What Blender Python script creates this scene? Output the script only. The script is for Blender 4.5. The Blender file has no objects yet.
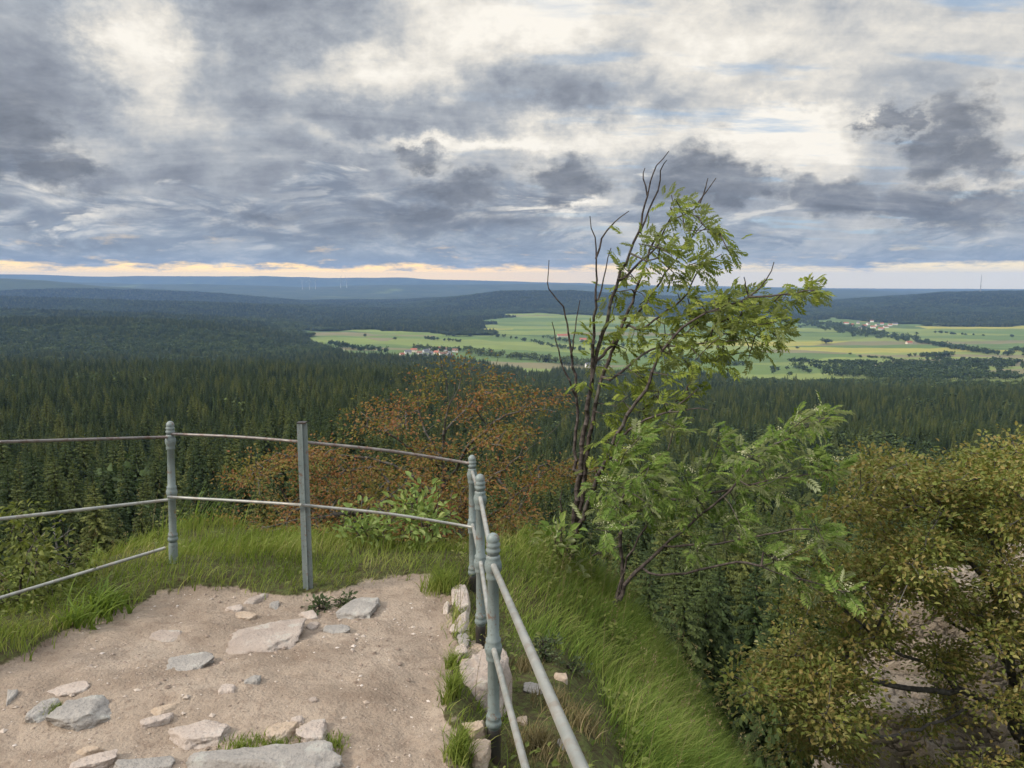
import bpy, bmesh, math, random
import numpy as np
from mathutils import Vector

rng = np.random.default_rng(7)
random.seed(7)
sc = bpy.context.scene
COL = sc.collection
rad = math.radians

# ------------------------------------------------------------------ camera geometry
F = 770.0
PITCH = rad(7.7)
SP, CP = math.sin(PITCH), math.cos(PITCH)
CAMZ = 1.85


def P(px, py, d):
    xc = (px - 512) / F * d
    yc = -(py - 384) / F * d
    return np.array([xc, d * CP + yc * SP, CAMZ - d * SP + yc * CP])


def project(x, y, z):
    dz = z - CAMZ
    d = y * CP - dz * SP
    yc = y * SP + dz * CP
    d = np.where(d < 1e-3, 1e-3, d)
    return 512 + F * x / d, 384 - F * yc / d


# ------------------------------------------------------------------ value noise (numpy)
_perm = np.random.default_rng(3).random((64, 64, 64))


def vnoise(p, scale=1.0, seed=0):
    p = np.asarray(p, float) * scale + seed * 17.31 + 1000.0
    i = np.floor(p).astype(int)
    f = p - i
    f = f * f * (3 - 2 * f)
    i &= 63
    j = (i + 1) & 63
    X, Y, Z = f[..., 0], f[..., 1], f[..., 2]

    def g(a, b, c):
        return _perm[a[..., 0], b[..., 1], c[..., 2]]
    c00 = g(i, i, i) * (1 - X) + g(j, i, i) * X
    c10 = g(i, j, i) * (1 - X) + g(j, j, i) * X
    c01 = g(i, i, j) * (1 - X) + g(j, i, j) * X
    c11 = g(i, j, j) * (1 - X) + g(j, j, j) * X
    return (c00 * (1 - Y) + c10 * Y) * (1 - Z) + (c01 * (1 - Y) + c11 * Y) * Z


def fbm(p, scale=1.0, seed=0, octv=4):
    s, a, t = 0.0, 1.0, 0.0
    for k in range(octv):
        s = s + a * vnoise(p, scale * 2 ** k, seed + k * 3)
        t += a
        a *= 0.5
    return s / t


def sstep(a, b, x):
    t = np.clip((np.asarray(x, float) - a) / (b - a), 0, 1)
    return t * t * (3 - 2 * t)


def inside(poly, x, y):
    poly = np.asarray(poly, float)
    x = np.asarray(x, float)
    y = np.asarray(y, float)
    res = np.zeros(x.shape, bool)
    n = len(poly)
    for k in range(n):
        x0, y0 = poly[k]
        x1, y1 = poly[(k + 1) % n]
        if y0 == y1:
            continue
        c = ((y0 > y) != (y1 > y)) & (x < (x1 - x0) * (y - y0) / (y1 - y0) + x0)
        res ^= c
    return res


# ------------------------------------------------------------------ mesh helpers
def mesh_np(name, verts, faces_list, smooth=True, mats=None, attrs=None):
    """faces_list: list of int arrays of shape (n, k)"""
    me = bpy.data.meshes.new(name)
    verts = np.asarray(verts, np.float32)
    me.vertices.add(len(verts))
    me.vertices.foreach_set('co', verts.ravel())
    faces_list = [np.asarray(f, np.int32) for f in faces_list if len(f)]
    loops = np.concatenate([f.ravel() for f in faces_list])
    sizes = np.concatenate([np.full(len(f), f.shape[1], np.int32) for f in faces_list])
    starts = np.concatenate([[0], np.cumsum(sizes)[:-1]]).astype(np.int32)
    me.loops.add(len(loops))
    me.loops.foreach_set('vertex_index', loops)
    me.polygons.add(len(sizes))
    me.polygons.foreach_set('loop_start', starts)
    me.polygons.foreach_set('loop_total', sizes)
    me.update(calc_edges=True)
    me.polygons.foreach_set('use_smooth', np.full(len(sizes), smooth, bool))
    for k, v in (attrs or {}).items():
        a = me.attributes.new(k, 'FLOAT', 'POINT')
        a.data.foreach_set('value', np.asarray(v, np.float32))
    for m in (mats if isinstance(mats, (list, tuple)) else [mats]):
        if m:
            me.materials.append(m)
    me.validate()
    return me


def link(name, data, parent=None, loc=None):
    o = bpy.data.objects.new(name, data)
    COL.objects.link(o)
    if parent:
        o.parent = parent
    if loc is not None:
        o.location = tuple(float(c) for c in loc)
    return o


def tag(o, label=None, cat=None, group=None, kind=None):
    if label:
        o['label'] = label
    if cat:
        o['category'] = cat
    if group:
        o['group'] = group
    if kind:
        o['kind'] = kind
    return o


def tube(pts, radii, n=8, cap=True):
    """returns verts, quads, caps for a tube along pts"""
    pts = np.asarray(pts, float)
    m = len(pts)
    radii = np.broadcast_to(np.asarray(radii, float), (m,))
    t = np.gradient(pts, axis=0)
    t /= np.linalg.norm(t, axis=1)[:, None] + 1e-12
    ref = np.array([0, 0, 1.0]) if abs(t[:, 2]).mean() < 0.8 else np.array([1.0, 0, 0])
    u = np.cross(t, ref)
    u /= np.linalg.norm(u, axis=1)[:, None] + 1e-12
    v = np.cross(t, u)
    a = np.arange(n) / n * 2 * np.pi
    ring = (np.cos(a)[None, :, None] * u[:, None, :] + np.sin(a)[None, :, None] * v[:, None, :]) * radii[:, None, None]
    V = (pts[:, None, :] + ring).reshape(-1, 3)
    i = np.arange(m - 1)[:, None] * n
    j = np.arange(n)[None, :]
    jn = (j + 1) % n
    Q = np.stack([i + j, i + jn, i + n + jn, i + n + j], -1).reshape(-1, 4)
    caps = [np.arange(n)[None, :], (np.arange(n)[::-1] + (m - 1) * n)[None, :]] if cap else []
    return V, Q, caps


def lathe(profile, n=16):
    pr = np.asarray(profile, float)
    a = np.arange(n) / n * 2 * np.pi
    V = np.stack([pr[:, 0:1] * np.cos(a), pr[:, 0:1] * np.sin(a), np.repeat(pr[:, 1:2], n, 1)], -1).reshape(-1, 3)
    i = np.arange(len(pr) - 1)[:, None] * n
    j = np.arange(n)[None, :]
    jn = (j + 1) % n
    Q = np.stack([i + j, i + jn, i + n + jn, i + n + j], -1).reshape(-1, 4)
    return V, Q, [np.arange(n)[::-1][None, :], (np.arange(n) + (len(pr) - 1) * n)[None, :]]


class MB:
    def __init__(s):
        s.V, s.F, s.n = [], [], 0

    def add(s, V, *Fs):
        for f in Fs:
            s.F.append(np.asarray(f) + s.n)
        s.V.append(np.asarray(V, float))
        s.n += len(V)
        return s

    def tube(s, pts, r, n=8):
        V, Q, c = tube(pts, r, n)
        return s.add(V, Q, *c)

    def box(s, c, size):
        c, h = np.asarray(c, float), np.asarray(size, float) / 2
        V = np.array([[x, y, z] for x in (-1, 1) for y in (-1, 1) for z in (-1, 1)]) * h + c
        Q = [[0, 1, 3, 2], [4, 6, 7, 5], [0, 4, 5, 1], [2, 3, 7, 6], [0, 2, 6, 4], [1, 5, 7, 3]]
        return s.add(V, Q)

    def mesh(s, name, mat, smooth=True):
        by = {}
        for f in s.F:
            f = np.atleast_2d(f)
            by.setdefault(f.shape[1], []).append(f)
        return mesh_np(name, np.concatenate(s.V), [np.concatenate(v) for v in by.values()], smooth, mat)


# ------------------------------------------------------------------ node helpers
def mat_new(name):
    m = bpy.data.materials.new(name)
    m.use_nodes = True
    nt = m.node_tree
    nt.nodes.clear()
    out = nt.nodes.new('ShaderNodeOutputMaterial')
    return m, nt, out


class NT:
    def __init__(s, nt):
        s.nt = nt

    def node(s, t, **kw):
        n = s.nt.nodes.new(t)
        for k, v in kw.items():
            setattr(n, k, v)
        return n

    def put(s, sock, v):
        if v is None:
            return
        if hasattr(v, 'is_linked') or isinstance(v, bpy.types.NodeSocket):
            s.nt.links.new(v, sock)
        elif isinstance(v, (tuple, list)):
            if len(v) == 3 and sock.type == 'RGBA':
                v = (*v, 1)
            sock.default_value = v
        else:
            sock.default_value = v

    def math(s, op, a, b=None, c=None, clamp=False):
        n = s.node('ShaderNodeMath', operation=op, use_clamp=clamp)
        s.put(n.inputs[0], a)
        s.put(n.inputs[1], b)
        s.put(n.inputs[2], c)
        return n.outputs[0]

    def vmath(s, op, a, b=None):
        n = s.node('ShaderNodeVectorMath', operation=op)
        s.put(n.inputs[0], a)
        s.put(n.inputs[1], b)
        return n.outputs[0]

    def mix(s, fac, a, b, blend='MIX'):
        n = s.node('ShaderNodeMix', data_type='RGBA', blend_type=blend)
        s.put(n.inputs[0], fac)
        s.put(n.inputs[6], a)
        s.put(n.inputs[7], b)
        return n.outputs[2]

    def noise(s, vec, scale, detail=4.0, rough=0.55, dist=0.0, out=0):
        n = s.node('ShaderNodeTexNoise')
        s.put(n.inputs['Vector'], vec)
        n.inputs['Scale'].default_value = scale
        n.inputs['Detail'].default_value = detail
        n.inputs['Roughness'].default_value = rough
        n.inputs['Distortion'].default_value = dist
        return n.outputs[out]

    def voronoi(s, vec, scale, feature='F1', out='Distance', rand=1.0):
        n = s.node('ShaderNodeTexVoronoi', feature=feature)
        s.put(n.inputs['Vector'], vec)
        n.inputs['Scale'].default_value = scale
        n.inputs['Randomness'].default_value = rand
        return n.outputs[out]

    def ramp(s, fac, stops, interp='LINEAR'):
        n = s.node('ShaderNodeValToRGB')
        s.put(n.inputs[0], fac)
        cr = n.color_ramp
        cr.interpolation = interp
        while len(cr.elements) < len(stops):
            cr.elements.new(0.5)
        for e, (p, c) in zip(cr.elements, stops):
            e.position = p
            c = c if isinstance(c, (tuple, list)) else (c, c, c)
            e.color = (*c[:3], 1)
        return n.outputs[0]

    def maprange(s, v, a, b, c=0.0, d=1.0, smooth=False):
        n = s.node('ShaderNodeMapRange', interpolation_type='SMOOTHSTEP' if smooth else 'LINEAR')
        s.put(n.inputs[0], v)
        for k, q in enumerate((a, b, c, d)):
            s.put(n.inputs[k + 1], q)
        return n.outputs[0]

    def attr(s, name):
        return s.node('ShaderNodeAttribute', attribute_name=name).outputs['Fac']

    def bump(s, h, strength=0.5, dist=0.02):
        n = s.node('ShaderNodeBump')
        s.put(n.inputs['Height'], h)
        n.inputs['Strength'].default_value = strength
        n.inputs['Distance'].default_value = dist
        return n.outputs[0]

    def principled(s, out, color, rough=0.8, normal=None, spec=0.3, metal=0.0):
        b = s.node('ShaderNodeBsdfPrincipled')
        s.put(b.inputs['Base Color'], color)
        s.put(b.inputs['Roughness'], rough)
        b.inputs['Specular IOR Level'].default_value = spec
        s.put(b.inputs['Metallic'], metal)
        s.put(b.inputs['Normal'], normal)
        s.nt.links.new(b.outputs[0], out.inputs['Surface'])
        return b

    def objco(s):
        return s.node('ShaderNodeTexCoord').outputs['Object']

    def island(s):
        return s.node('ShaderNodeNewGeometry').outputs['Random Per Island']


def leaf_mat(name, stops, transl=0.35, under=None, rough=0.55, patch=0.6, noise_scale=1.2):
    """stops: ramp colours over a mix of per-leaf random value and slow noise"""
    m, nt, out = mat_new(name)
    N = NT(nt)
    f = N.math('ADD', N.math('MULTIPLY', N.island(), 1 - patch), N.math('MULTIPLY', N.maprange(N.noise(N.objco(), noise_scale, 2), .3, .7), patch))
    col = N.ramp(f, stops)
    if under:
        bf = N.node('ShaderNodeNewGeometry').outputs['Backfacing']
        col = N.mix(bf, col, under)
    b = N.node('ShaderNodeBsdfPrincipled')
    N.put(b.inputs['Base Color'], col)
    b.inputs['Roughness'].default_value = rough
    b.inputs['Specular IOR Level'].default_value = 0.15
    t = N.node('ShaderNodeBsdfTranslucent')
    N.put(t.inputs[0], N.mix(1.0, col, (1.0, 1.0, 0.6, 1), 'MULTIPLY'))
    mx = N.node('ShaderNodeMixShader')
    mx.inputs[0].default_value = transl
    nt.links.new(b.outputs[0], mx.inputs[1])
    nt.links.new(t.outputs[0], mx.inputs[2])
    nt.links.new(mx.outputs[0], out.inputs['Surface'])
    return m


def bark_mat(name, c0, c1, scale=30):
    m, nt, out = mat_new(name)
    N = NT(nt)
    co = N.objco()
    n = N.noise(co, scale, 5)
    n2 = N.noise(co, scale * .12, 3)
    col = N.mix(N.maprange(n, .35, .65), c0, c1)
    col = N.mix(N.maprange(n2, .55, .75, 0, .5), col, (.19, .20, .17))
    N.principled(out, col, .9, N.bump(n, .6, .01))
    return m


M = {}
# spruces: tone differs from tree to tree
def spruce_mat(name, stops, rough=.7):
    m, nt, out = mat_new(name)
    N = NT(nt)
    r = N.node('ShaderNodeObjectInfo').outputs['Random']
    isl = N.island()
    col = N.ramp(r, stops)
    hs = N.node('ShaderNodeHueSaturation')
    N.put(hs.inputs['Color'], col)
    N.put(hs.inputs['Value'], N.maprange(isl, 0, 1, .6, 1.45))
    b = N.principled(out, hs.outputs[0], rough, None, .2)
    t = N.node('ShaderNodeBsdfTranslucent')
    N.put(t.inputs[0], hs.outputs[0])
    mx = N.node('ShaderNodeMixShader')
    mx.inputs[0].default_value = .2
    nt.links.new(b.outputs[0], mx.inputs[1])
    nt.links.new(t.outputs[0], mx.inputs[2])
    nt.links.new(mx.outputs[0], out.inputs['Surface'])
    return m


M['spruce'] = spruce_mat('spruce needles', [(0, (.030, .050, .016)), (.35, (.044, .066, .020)), (.65, (.062, .084, .023)), (.88, (.090, .106, .028)), (1, (.115, .13, .034))])
M['young'] = spruce_mat('young spruce needles', [(0, (.12, .18, .036)), (.5, (.16, .215, .044)), (1, (.20, .23, .05))])
M['conifer_bark'] = bark_mat('conifer bark', (.05, .04, .032), (.10, .08, .065), 3)
M['rowan_bark'] = bark_mat('rowan bark', (.045, .036, .034), (.11, .09, .082), 40)
M['beech_bark'] = bark_mat('beech bark', (.05, .045, .04), (.12, .11, .10), 25)
M['dead_wood'] = bark_mat('dead wood', (.12, .11, .10), (.2, .19, .18), 12)
M['rowan_leaf'] = leaf_mat('rowan leaf', [(0, (.115, .165, .03)), (.5, (.20, .255, .044)), (1, (.32, .345, .08))], .4, (.24, .28, .12), .5, .35)
M['rowan_leaf_pale'] = leaf_mat('rowan leaf pale', [(0, (.08, .14, .03)), (.5, (.145, .22, .048)), (.85, (.25, .32, .09)), (1, (.36, .40, .17))], .4, (.34, .38, .22), .5, .4)
M['beech_rust'] = leaf_mat('rusty beech leaf', [(0, (.11, .13, .032)), (.3, (.17, .165, .042)), (.5, (.22, .145, .05)), (.7, (.235, .11, .05)), (.88, (.20, .085, .042)), (1, (.32, .26, .09))], .36, None, .6, .55, 1.1)
M['beech_gold'] = leaf_mat('golden beech leaf', [(0, (.095, .13, .032)), (.3, (.155, .185, .044)), (.5, (.21, .215, .06)), (.7, (.245, .185, .064)), (.85, (.33, .31, .115)), (1, (.48, .46, .25))], .36, None, .42, .4, 1.3)
M['bush_leaf'] = leaf_mat('bush leaf', [(0, (.075, .10, .026)), (.5, (.13, .16, .04)), (1, (.24, .25, .08))], .35, None, .5, .4)
M['pale_leaf'] = leaf_mat('elder leaf', [(0, (.14, .21, .06)), (.6, (.24, .32, .10)), (1, (.38, .42, .18))], .4, None, .5, .3)
M['herb_leaf'] = leaf_mat('herb leaf', [(0, (.06, .085, .04)), (1, (.11, .14, .07))], .3, None, .6, .3)
M['grass'] = leaf_mat('grass blade', [(0, (.09, .14, .03)), (.3, (.14, .20, .036)), (.58, (.20, .25, .055)), (.8, (.28, .29, .09)), (1, (.42, .37, .20))], .35, None, .8, .5, 1.6)
M['lush'] = leaf_mat('lush grass blade', [(0, (.07, .125, .028)), (.35, (.12, .19, .036)), (.6, (.175, .24, .05)), (.8, (.24, .28, .075)), (1, (.38, .35, .17))], .35, None, .8, .5, 1.4)
M['broad_grass'] = leaf_mat('broad grass blade', [(0, (.10, .16, .03)), (1, (.19, .26, .05))], .45, None, .4, .3)
M['far_leaf'] = spruce_mat('broadleaf foliage', [(0, (.035, .058, .020)), (.6, (.055, .08, .025)), (1, (.09, .115, .032))])


def rock_mat(name, c0, c1, c2, lichen=.35):
    m, nt, out = mat_new(name)
    N = NT(nt)
    co = N.objco()
    big = N.noise(co, 5, 5)
    fine = N.noise(co, 70, 4)
    sp = N.voronoi(co, 130)
    col = N.mix(N.maprange(big, .35, .65), c0, c1)
    col = N.mix(N.maprange(fine, .55, .7, 0, .6), col, c2)
    col = N.mix(N.maprange(sp, .0, .25, .55, 0), col, (.12, .11, .11))
    lz = N.maprange(N.noise(co, 11, 6, .65), .56, .66, 0, lichen, True)
    col = N.mix(lz, col, (.43, .44, .40))
    h = N.math('ADD', N.math('MULTIPLY', fine, .5), N.noise(co, 16, 8, .65))
    N.principled(out, col, .88, N.bump(h, .75, .022), .25)
    return m


M['granite_pink'] = rock_mat('pinkish granite', (.29, .238, .205), (.37, .315, .275), (.23, .19, .165))
M['granite_grey'] = rock_mat('grey granite', (.24, .225, .21), (.33, .305, .28), (.18, .165, .155))
M['granite_tan'] = rock_mat('tan granite', (.36, .28, .21), (.42, .34, .27), (.28, .2, .14))
M['granite_pale'] = rock_mat('pale granite', (.36, .30, .26), (.43, .37, .33), (.26, .21, .18), .3)


def paint_mat():
    m, nt, out = mat_new('grey green paint')
    N = NT(nt)
    co = N.objco()
    n = N.noise(co, 9, 5)
    f = N.noise(co, 60, 5, .65)
    col = N.mix(N.maprange(n, .35, .65), (.148, .185, .185), (.19, .227, .224))
    col = N.mix(N.maprange(f, .57, .70, 0, .75), col, (.085, .08, .07))
    col = N.mix(N.maprange(N.noise(co, 25, 6, .7), .58, .65, 0, .8), col, (.15, .08, .05))
    N.principled(out, col, N.maprange(f, .3, .7, .38, .6), N.bump(f, .25, .003), .5)
    return m


def steel_mat(name, c0, c1, rust, amount):
    m, nt, out = mat_new(name)
    N = NT(nt)
    co = N.objco()
    n = N.noise(co, 14, 5)
    col = N.mix(N.maprange(n, .35, .65), c0, c1)
    col = N.mix(N.maprange(N.noise(co, 22, 6, .65), .5, .62, 0, amount), col, rust)
    N.principled(out, col, .42, N.bump(N.noise(co, 90, 4), .25, .002), .5, .25)
    return m


M['paint'] = paint_mat()
M['rail'] = steel_mat('worn rail paint', (.24, .25, .235), (.33, .33, .305), (.22, .17, .13), .55)
M['rail_rust'] = steel_mat('rusty rail', (.13, .12, .115), (.20, .18, .17), (.11, .065, .05), .9)
M['post_foot'] = steel_mat('blackened iron', (.025, .024, .023), (.05, .046, .042), (.07, .04, .028), .5)

#TERRSTART
# ------------------------------------------------------------------ terrain
def interp_px(table, px):
    t = np.asarray(table, float)
    return np.interp(px, t[:, 0], t[:, 1])


BR = [8, 12, 20, 40, 60, 110, 200, 400, 800, 1600, 2600, 3600, 5000, 8000, 12000, 22000]
BL = [-1.6, -5.5, -13, -20, -25, -40, -52, -70, -102, -165, -205, -222, -228, -225, -215, -200]
BRt = [-1.6, -5.5, -14, -23, -30, -47, -68, -95, -132, -207, -227, -233, -228, -220, -205, -190]


def slope_of(y):
    return math.tan(PITCH + math.atan((y - 384) / F)) if np.isscalar(y) else np.tan(PITCH + np.arctan((y - 384) / F))


# (depth, half-width near, half-width far, tree allowance, [(px, crest y)])
RIDGES = [
    (2250, 430, 700, 16, [(-900, 318), (0, 318), (120, 319), (200, 324), (270, 335), (335, 356), (380, 400), (2000, 400)]),
    (3300, 500, 700, 16, [(-900, 306), (0, 309), (150, 313), (260, 320), (330, 330), (400, 345), (460, 400), (2000, 400)]),
    (5200, 800, 1200, 14, [(-900, 292), (0, 296), (200, 302), (330, 309), (440, 313), (485, 317), (500, 330), (540, 350), (2000, 350)]),
    (7200, 1500, 1600, 14, [(-900, 330), (340, 312), (420, 301), (500, 291), (570, 290), (660, 296), (760, 303), (820, 302), (880, 297), (940, 291.5), (1024, 290), (1300, 288), (2000, 300)]),
    (8300, 1200, 1500, 10, [(-900, 274), (0, 277), (50, 280), (110, 286), (180, 290), (260, 296), (340, 304), (420, 315), (2000, 330)]),
    (12500, 1600, 2000, 0, [(-900, 278), (0, 281), (120, 283), (200, 284.5), (300, 287), (360, 286), (480, 285), (560, 284), (700, 288), (860, 290), (930, 296), (2000, 300)]),
    (17500, 1500, 1800, 0, [(-900, 276), (0, 274.5), (70, 275.5), (150, 277), (260, 276.5), (330, 278), (400, 278), (470, 280), (560, 283), (660, 286), (740, 287), (800, 288.5), (880, 291), (1024, 296), (2000, 300)]),
]


def terrain_far(x, y):
    r = np.hypot(x, y)
    az = np.arctan2(x, y)
    azc = np.clip(az, -rad(52), rad(52))
    Y = r * np.cos(azc)
    px = 512 + F * np.tan(azc)
    # base blends left/right
    lr = np.log(np.clip(Y, 8, 22000))
    L = np.log(BR)
    w = sstep(330, 620, px)
    base = np.interp(lr, L, BL) * (1 - w) + np.interp(lr, L, BRt) * w
    p3 = np.stack([x, y, np.zeros_like(x)], -1)
    base = base + (fbm(p3, 1 / 900., 5, 3) - .5) * 30 * sstep(300, 1500, Y) * (1 - .5 * sstep(1500, 2500, Y) * w) + (fbm(p3, 1 / 70., 9, 3) - .5) * 7 * sstep(25, 120, Y)
    z = base
    for k, (R, w0, w1, th, tab) in enumerate(RIDGES):
        cy = interp_px(tab, px)
        jit = (fbm(p3, 1 / (R * .09), 20 + k, 3) - .5)
        Rj = R * (1 + .12 * (fbm(p3, 1 / (R * .3), 40 + k, 2) - .5))
        crest = CAMZ - R * slope_of(cy) - th + jit * R * .0045
        dd = (Y - Rj)
        b = np.where(dd < 0, np.exp(-(dd / w0) ** 2), np.exp(-(dd / w1) ** 2))
        z = np.maximum(z, base + np.maximum(crest - base, 0) * b)
    return z


FX = [(-.3, 5.3), (-.24, 5.0), (-.16, 4.0), (-.07, 3.0), (.1, 1.0), (.2, -4)]   # railing line x(y)


def fence_x(y):
    t = np.array(FX[::-1])
    return np.interp(y, t[:, 1], t[:, 0])


def near_z(x, y):
    """summit platform and its banks"""
    p3 = np.stack([x, y, np.zeros_like(x)], -1)
    z = -.19 * sstep(3.0, 5.0, y) + .45 * sstep(2.3, .5, y)
    u = x - fence_x(np.clip(y, -4, 5.3))
    rough = (fbm(p3, 1.6, 1, 4) - .5)
    # right bank
    z = z + .09 * np.exp(-((x + 2.28) / .5) ** 2 - ((y - 5.0) / .4) ** 2) - .20 * sstep(-.17, .03, u) * sstep(1.2, 2.6, y) * (1 - sstep(4.5, 5.6, y)) - np.clip(u - .40, 0, .8) * .74 - np.clip(u - 1.20, 0, 50) * 1.4
    # front edge
    yf = 6.15 + .25 * np.sin(x * 1.7) + rough * .8
    z = z - np.clip(y - yf, 0, 50) * 1.5 - .10 * sstep(5.2, 6.2, y)
    # left edge
    xl = -2.95 - .18 * (y - 3) * 0 + rough * .7
    z = z - np.clip(xl - x, 0, 50) * 1.3
    # grass lip
    dm = dirt_mask(x, y)
    lip = (1 - dm)
    z = z + lip * (.03 + .09 * (fbm(p3, 3.0, 31, 3) - .35)) * sstep(7.5, 6.0, y)
    z = z + dm * ((fbm(p3, 2.2, 51, 4) - .5) * .085 + (fbm(p3, 9, 61, 4) - .5) * .035 + (fbm(p3, 40, 71, 3) - .5) * .012)
    return z


DIRT = None
EDGE_PX = [(-330, 800), (-160, 715), (0, 668), (50, 640), (100, 621), (150, 606), (190, 598), (240, 593), (300, 596), (350, 591), (390, 580), (436, 579), (447, 600), (452, 640), (456, 690), (459, 768), (462, 860)]


def dirt_mask(x, y):
    global DIRT
    if DIRT is None:
        pl = []
        for (a, b) in EDGE_PX:
            s = slope_of(b)
            zz = 0.0
            for _ in range(6):
                q = (CAMZ - zz) / s
                zz = float(-.19 * sstep(3.0, 5.0, q))
            # forward distance q is along world y for this row
            d = q * CP + (CAMZ - zz) * SP
            pl.append(((a - 512) / F * d, q))
        pl += [(.05, 1.0), (.15, -5.0), (-3.2, -5.0), (-3.0, 1.5)]
        DIRT = np.array(pl)
    p3 = np.stack([x, y, np.zeros_like(x)], -1)
    jx = (fbm(p3, 3.5, 81, 4) - .5) * .34
    jy = (fbm(p3, 3.5, 91, 4) - .5) * .34
    acc = 0
    for ox, oy in ((0, 0), (.07, 0), (-.07, 0), (0, .07), (0, -.07)):
        acc = acc + inside(DIRT, x + jx * .55 + ox, y + jy + oy).astype(float)
    return acc / 5


def ground_z(x, y):
    x = np.asarray(x, float)
    y = np.asarray(y, float)
    sh = x.shape
    x, y = x.ravel(), y.ravel()
    r = np.hypot(x, y)
    zf = np.full_like(x, 0.0)
    m1 = r > 6.0
    if m1.any():
        zf[m1] = terrain_far(x[m1], y[m1])
    zn = np.zeros_like(x)
    m2 = r < 16
    if m2.any():
        zn[m2] = near_z(x[m2], y[m2])
    w = sstep(8.5, 15, r)
    return (zn * (1 - w) + zf * w).reshape(sh)


def gz(x, y):
    return float(ground_z(np.array([x]), np.array([y]))[0])


def ground_hit(px, py, dmin=1.5, dmax=19000, n=1400):
    d = np.geomspace(dmin, dmax, n)
    pts = np.array([P(px, py, q) for q in (dmin, 1.0)])
    xc = (px - 512) / F
    yc = -(py - 384) / F
    X, Yw, Z = xc * d, d * (CP + yc * SP), CAMZ + d * (-SP + yc * CP)
    g = ground_z(X, Yw)
    k = np.argmax(Z < g)
    if not (Z < g).any():
        k = n - 1
    k0 = max(k - 1, 0)
    a, b = Z[k0] - g[k0], Z[k] - g[k]
    t = a / (a - b) if a != b else 0
    dd = d[k0] * (1 - t) + d[k] * t
    x, y = xc * dd, dd * (CP + yc * SP)
    return np.array([x, y, gz(x, y)]), dd


FIELDS = [(300, 330), (400, 331), (470, 336), (492, 335), (488, 318), (520, 314), (560, 314), (640, 317), (720, 321), (790, 320), (830, 318), (900, 324), (1024, 327), (1200, 329), (1200, 398), (1024, 389), (880, 385), (760, 383), (640, 374), (520, 374), (470, 364), (420, 361), (350, 358), (318, 346)]


def field_mask(x, y, z, soft=True):
    px, py = project(x, y, z)
    Y = y
    p3 = np.stack([x, y, np.zeros_like(x)], -1)
    j = (fbm(p3, 1 / 160., 77, 3) - .5)
    m = inside(FIELDS, px + j * 40, py + j * 9)
    return (m & (Y > 1350) & (Y < 5900)).astype(float)


def build_ground():
    azf = np.radians(np.linspace(-50, 50, 401))
    azb = np.radians(np.linspace(50, 310, 64)[1:-1])
    az = np.concatenate([azf, azb])
    r = np.concatenate([[.25, .6, 1.0, 1.4, 1.8, 2.15], np.arange(2.45, 7.2, .022), np.geomspace(7.2, 60, 62)[1:], np.geomspace(60, 1400, 105)[1:], np.arange(1420, 5700, 19), np.geomspace(5700, 20000, 70)])
    A, R = np.meshgrid(az, r)
    X, Y = R * np.sin(A), R * np.cos(A)
    Z = ground_z(X, Y)
    V = np.stack([X, Y, Z], -1).reshape(-1, 3)
    nr, na = X.shape
    i = np.arange(nr - 1)[:, None] * na
    j = np.arange(na)[None, :]
    jn = (j + 1) % na
    Q = np.stack([i + j, i + jn, i + na + jn, i + na + j], -1).reshape(-1, 4)[:, ::-1]
    V = np.concatenate([V, [[0, 0, gz(0, .01)]]])
    T = np.stack([np.full(na, len(V) - 1), np.arange(na), (np.arange(na) + 1) % na], -1)[:, ::-1]
    x, y, z = V.T
    rr = np.hypot(x, y)
    dm = np.zeros(len(V))
    k = rr < 9
    dm[k] = dirt_mask(x[k], y[k])
    fm = np.zeros(len(V))
    k = (rr > 1300) & (y > 0)
    fm[k] = field_mask(x[k], y[k], z[k])
    # make the normals point up
    return V, [Q, T], dm, fm


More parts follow.
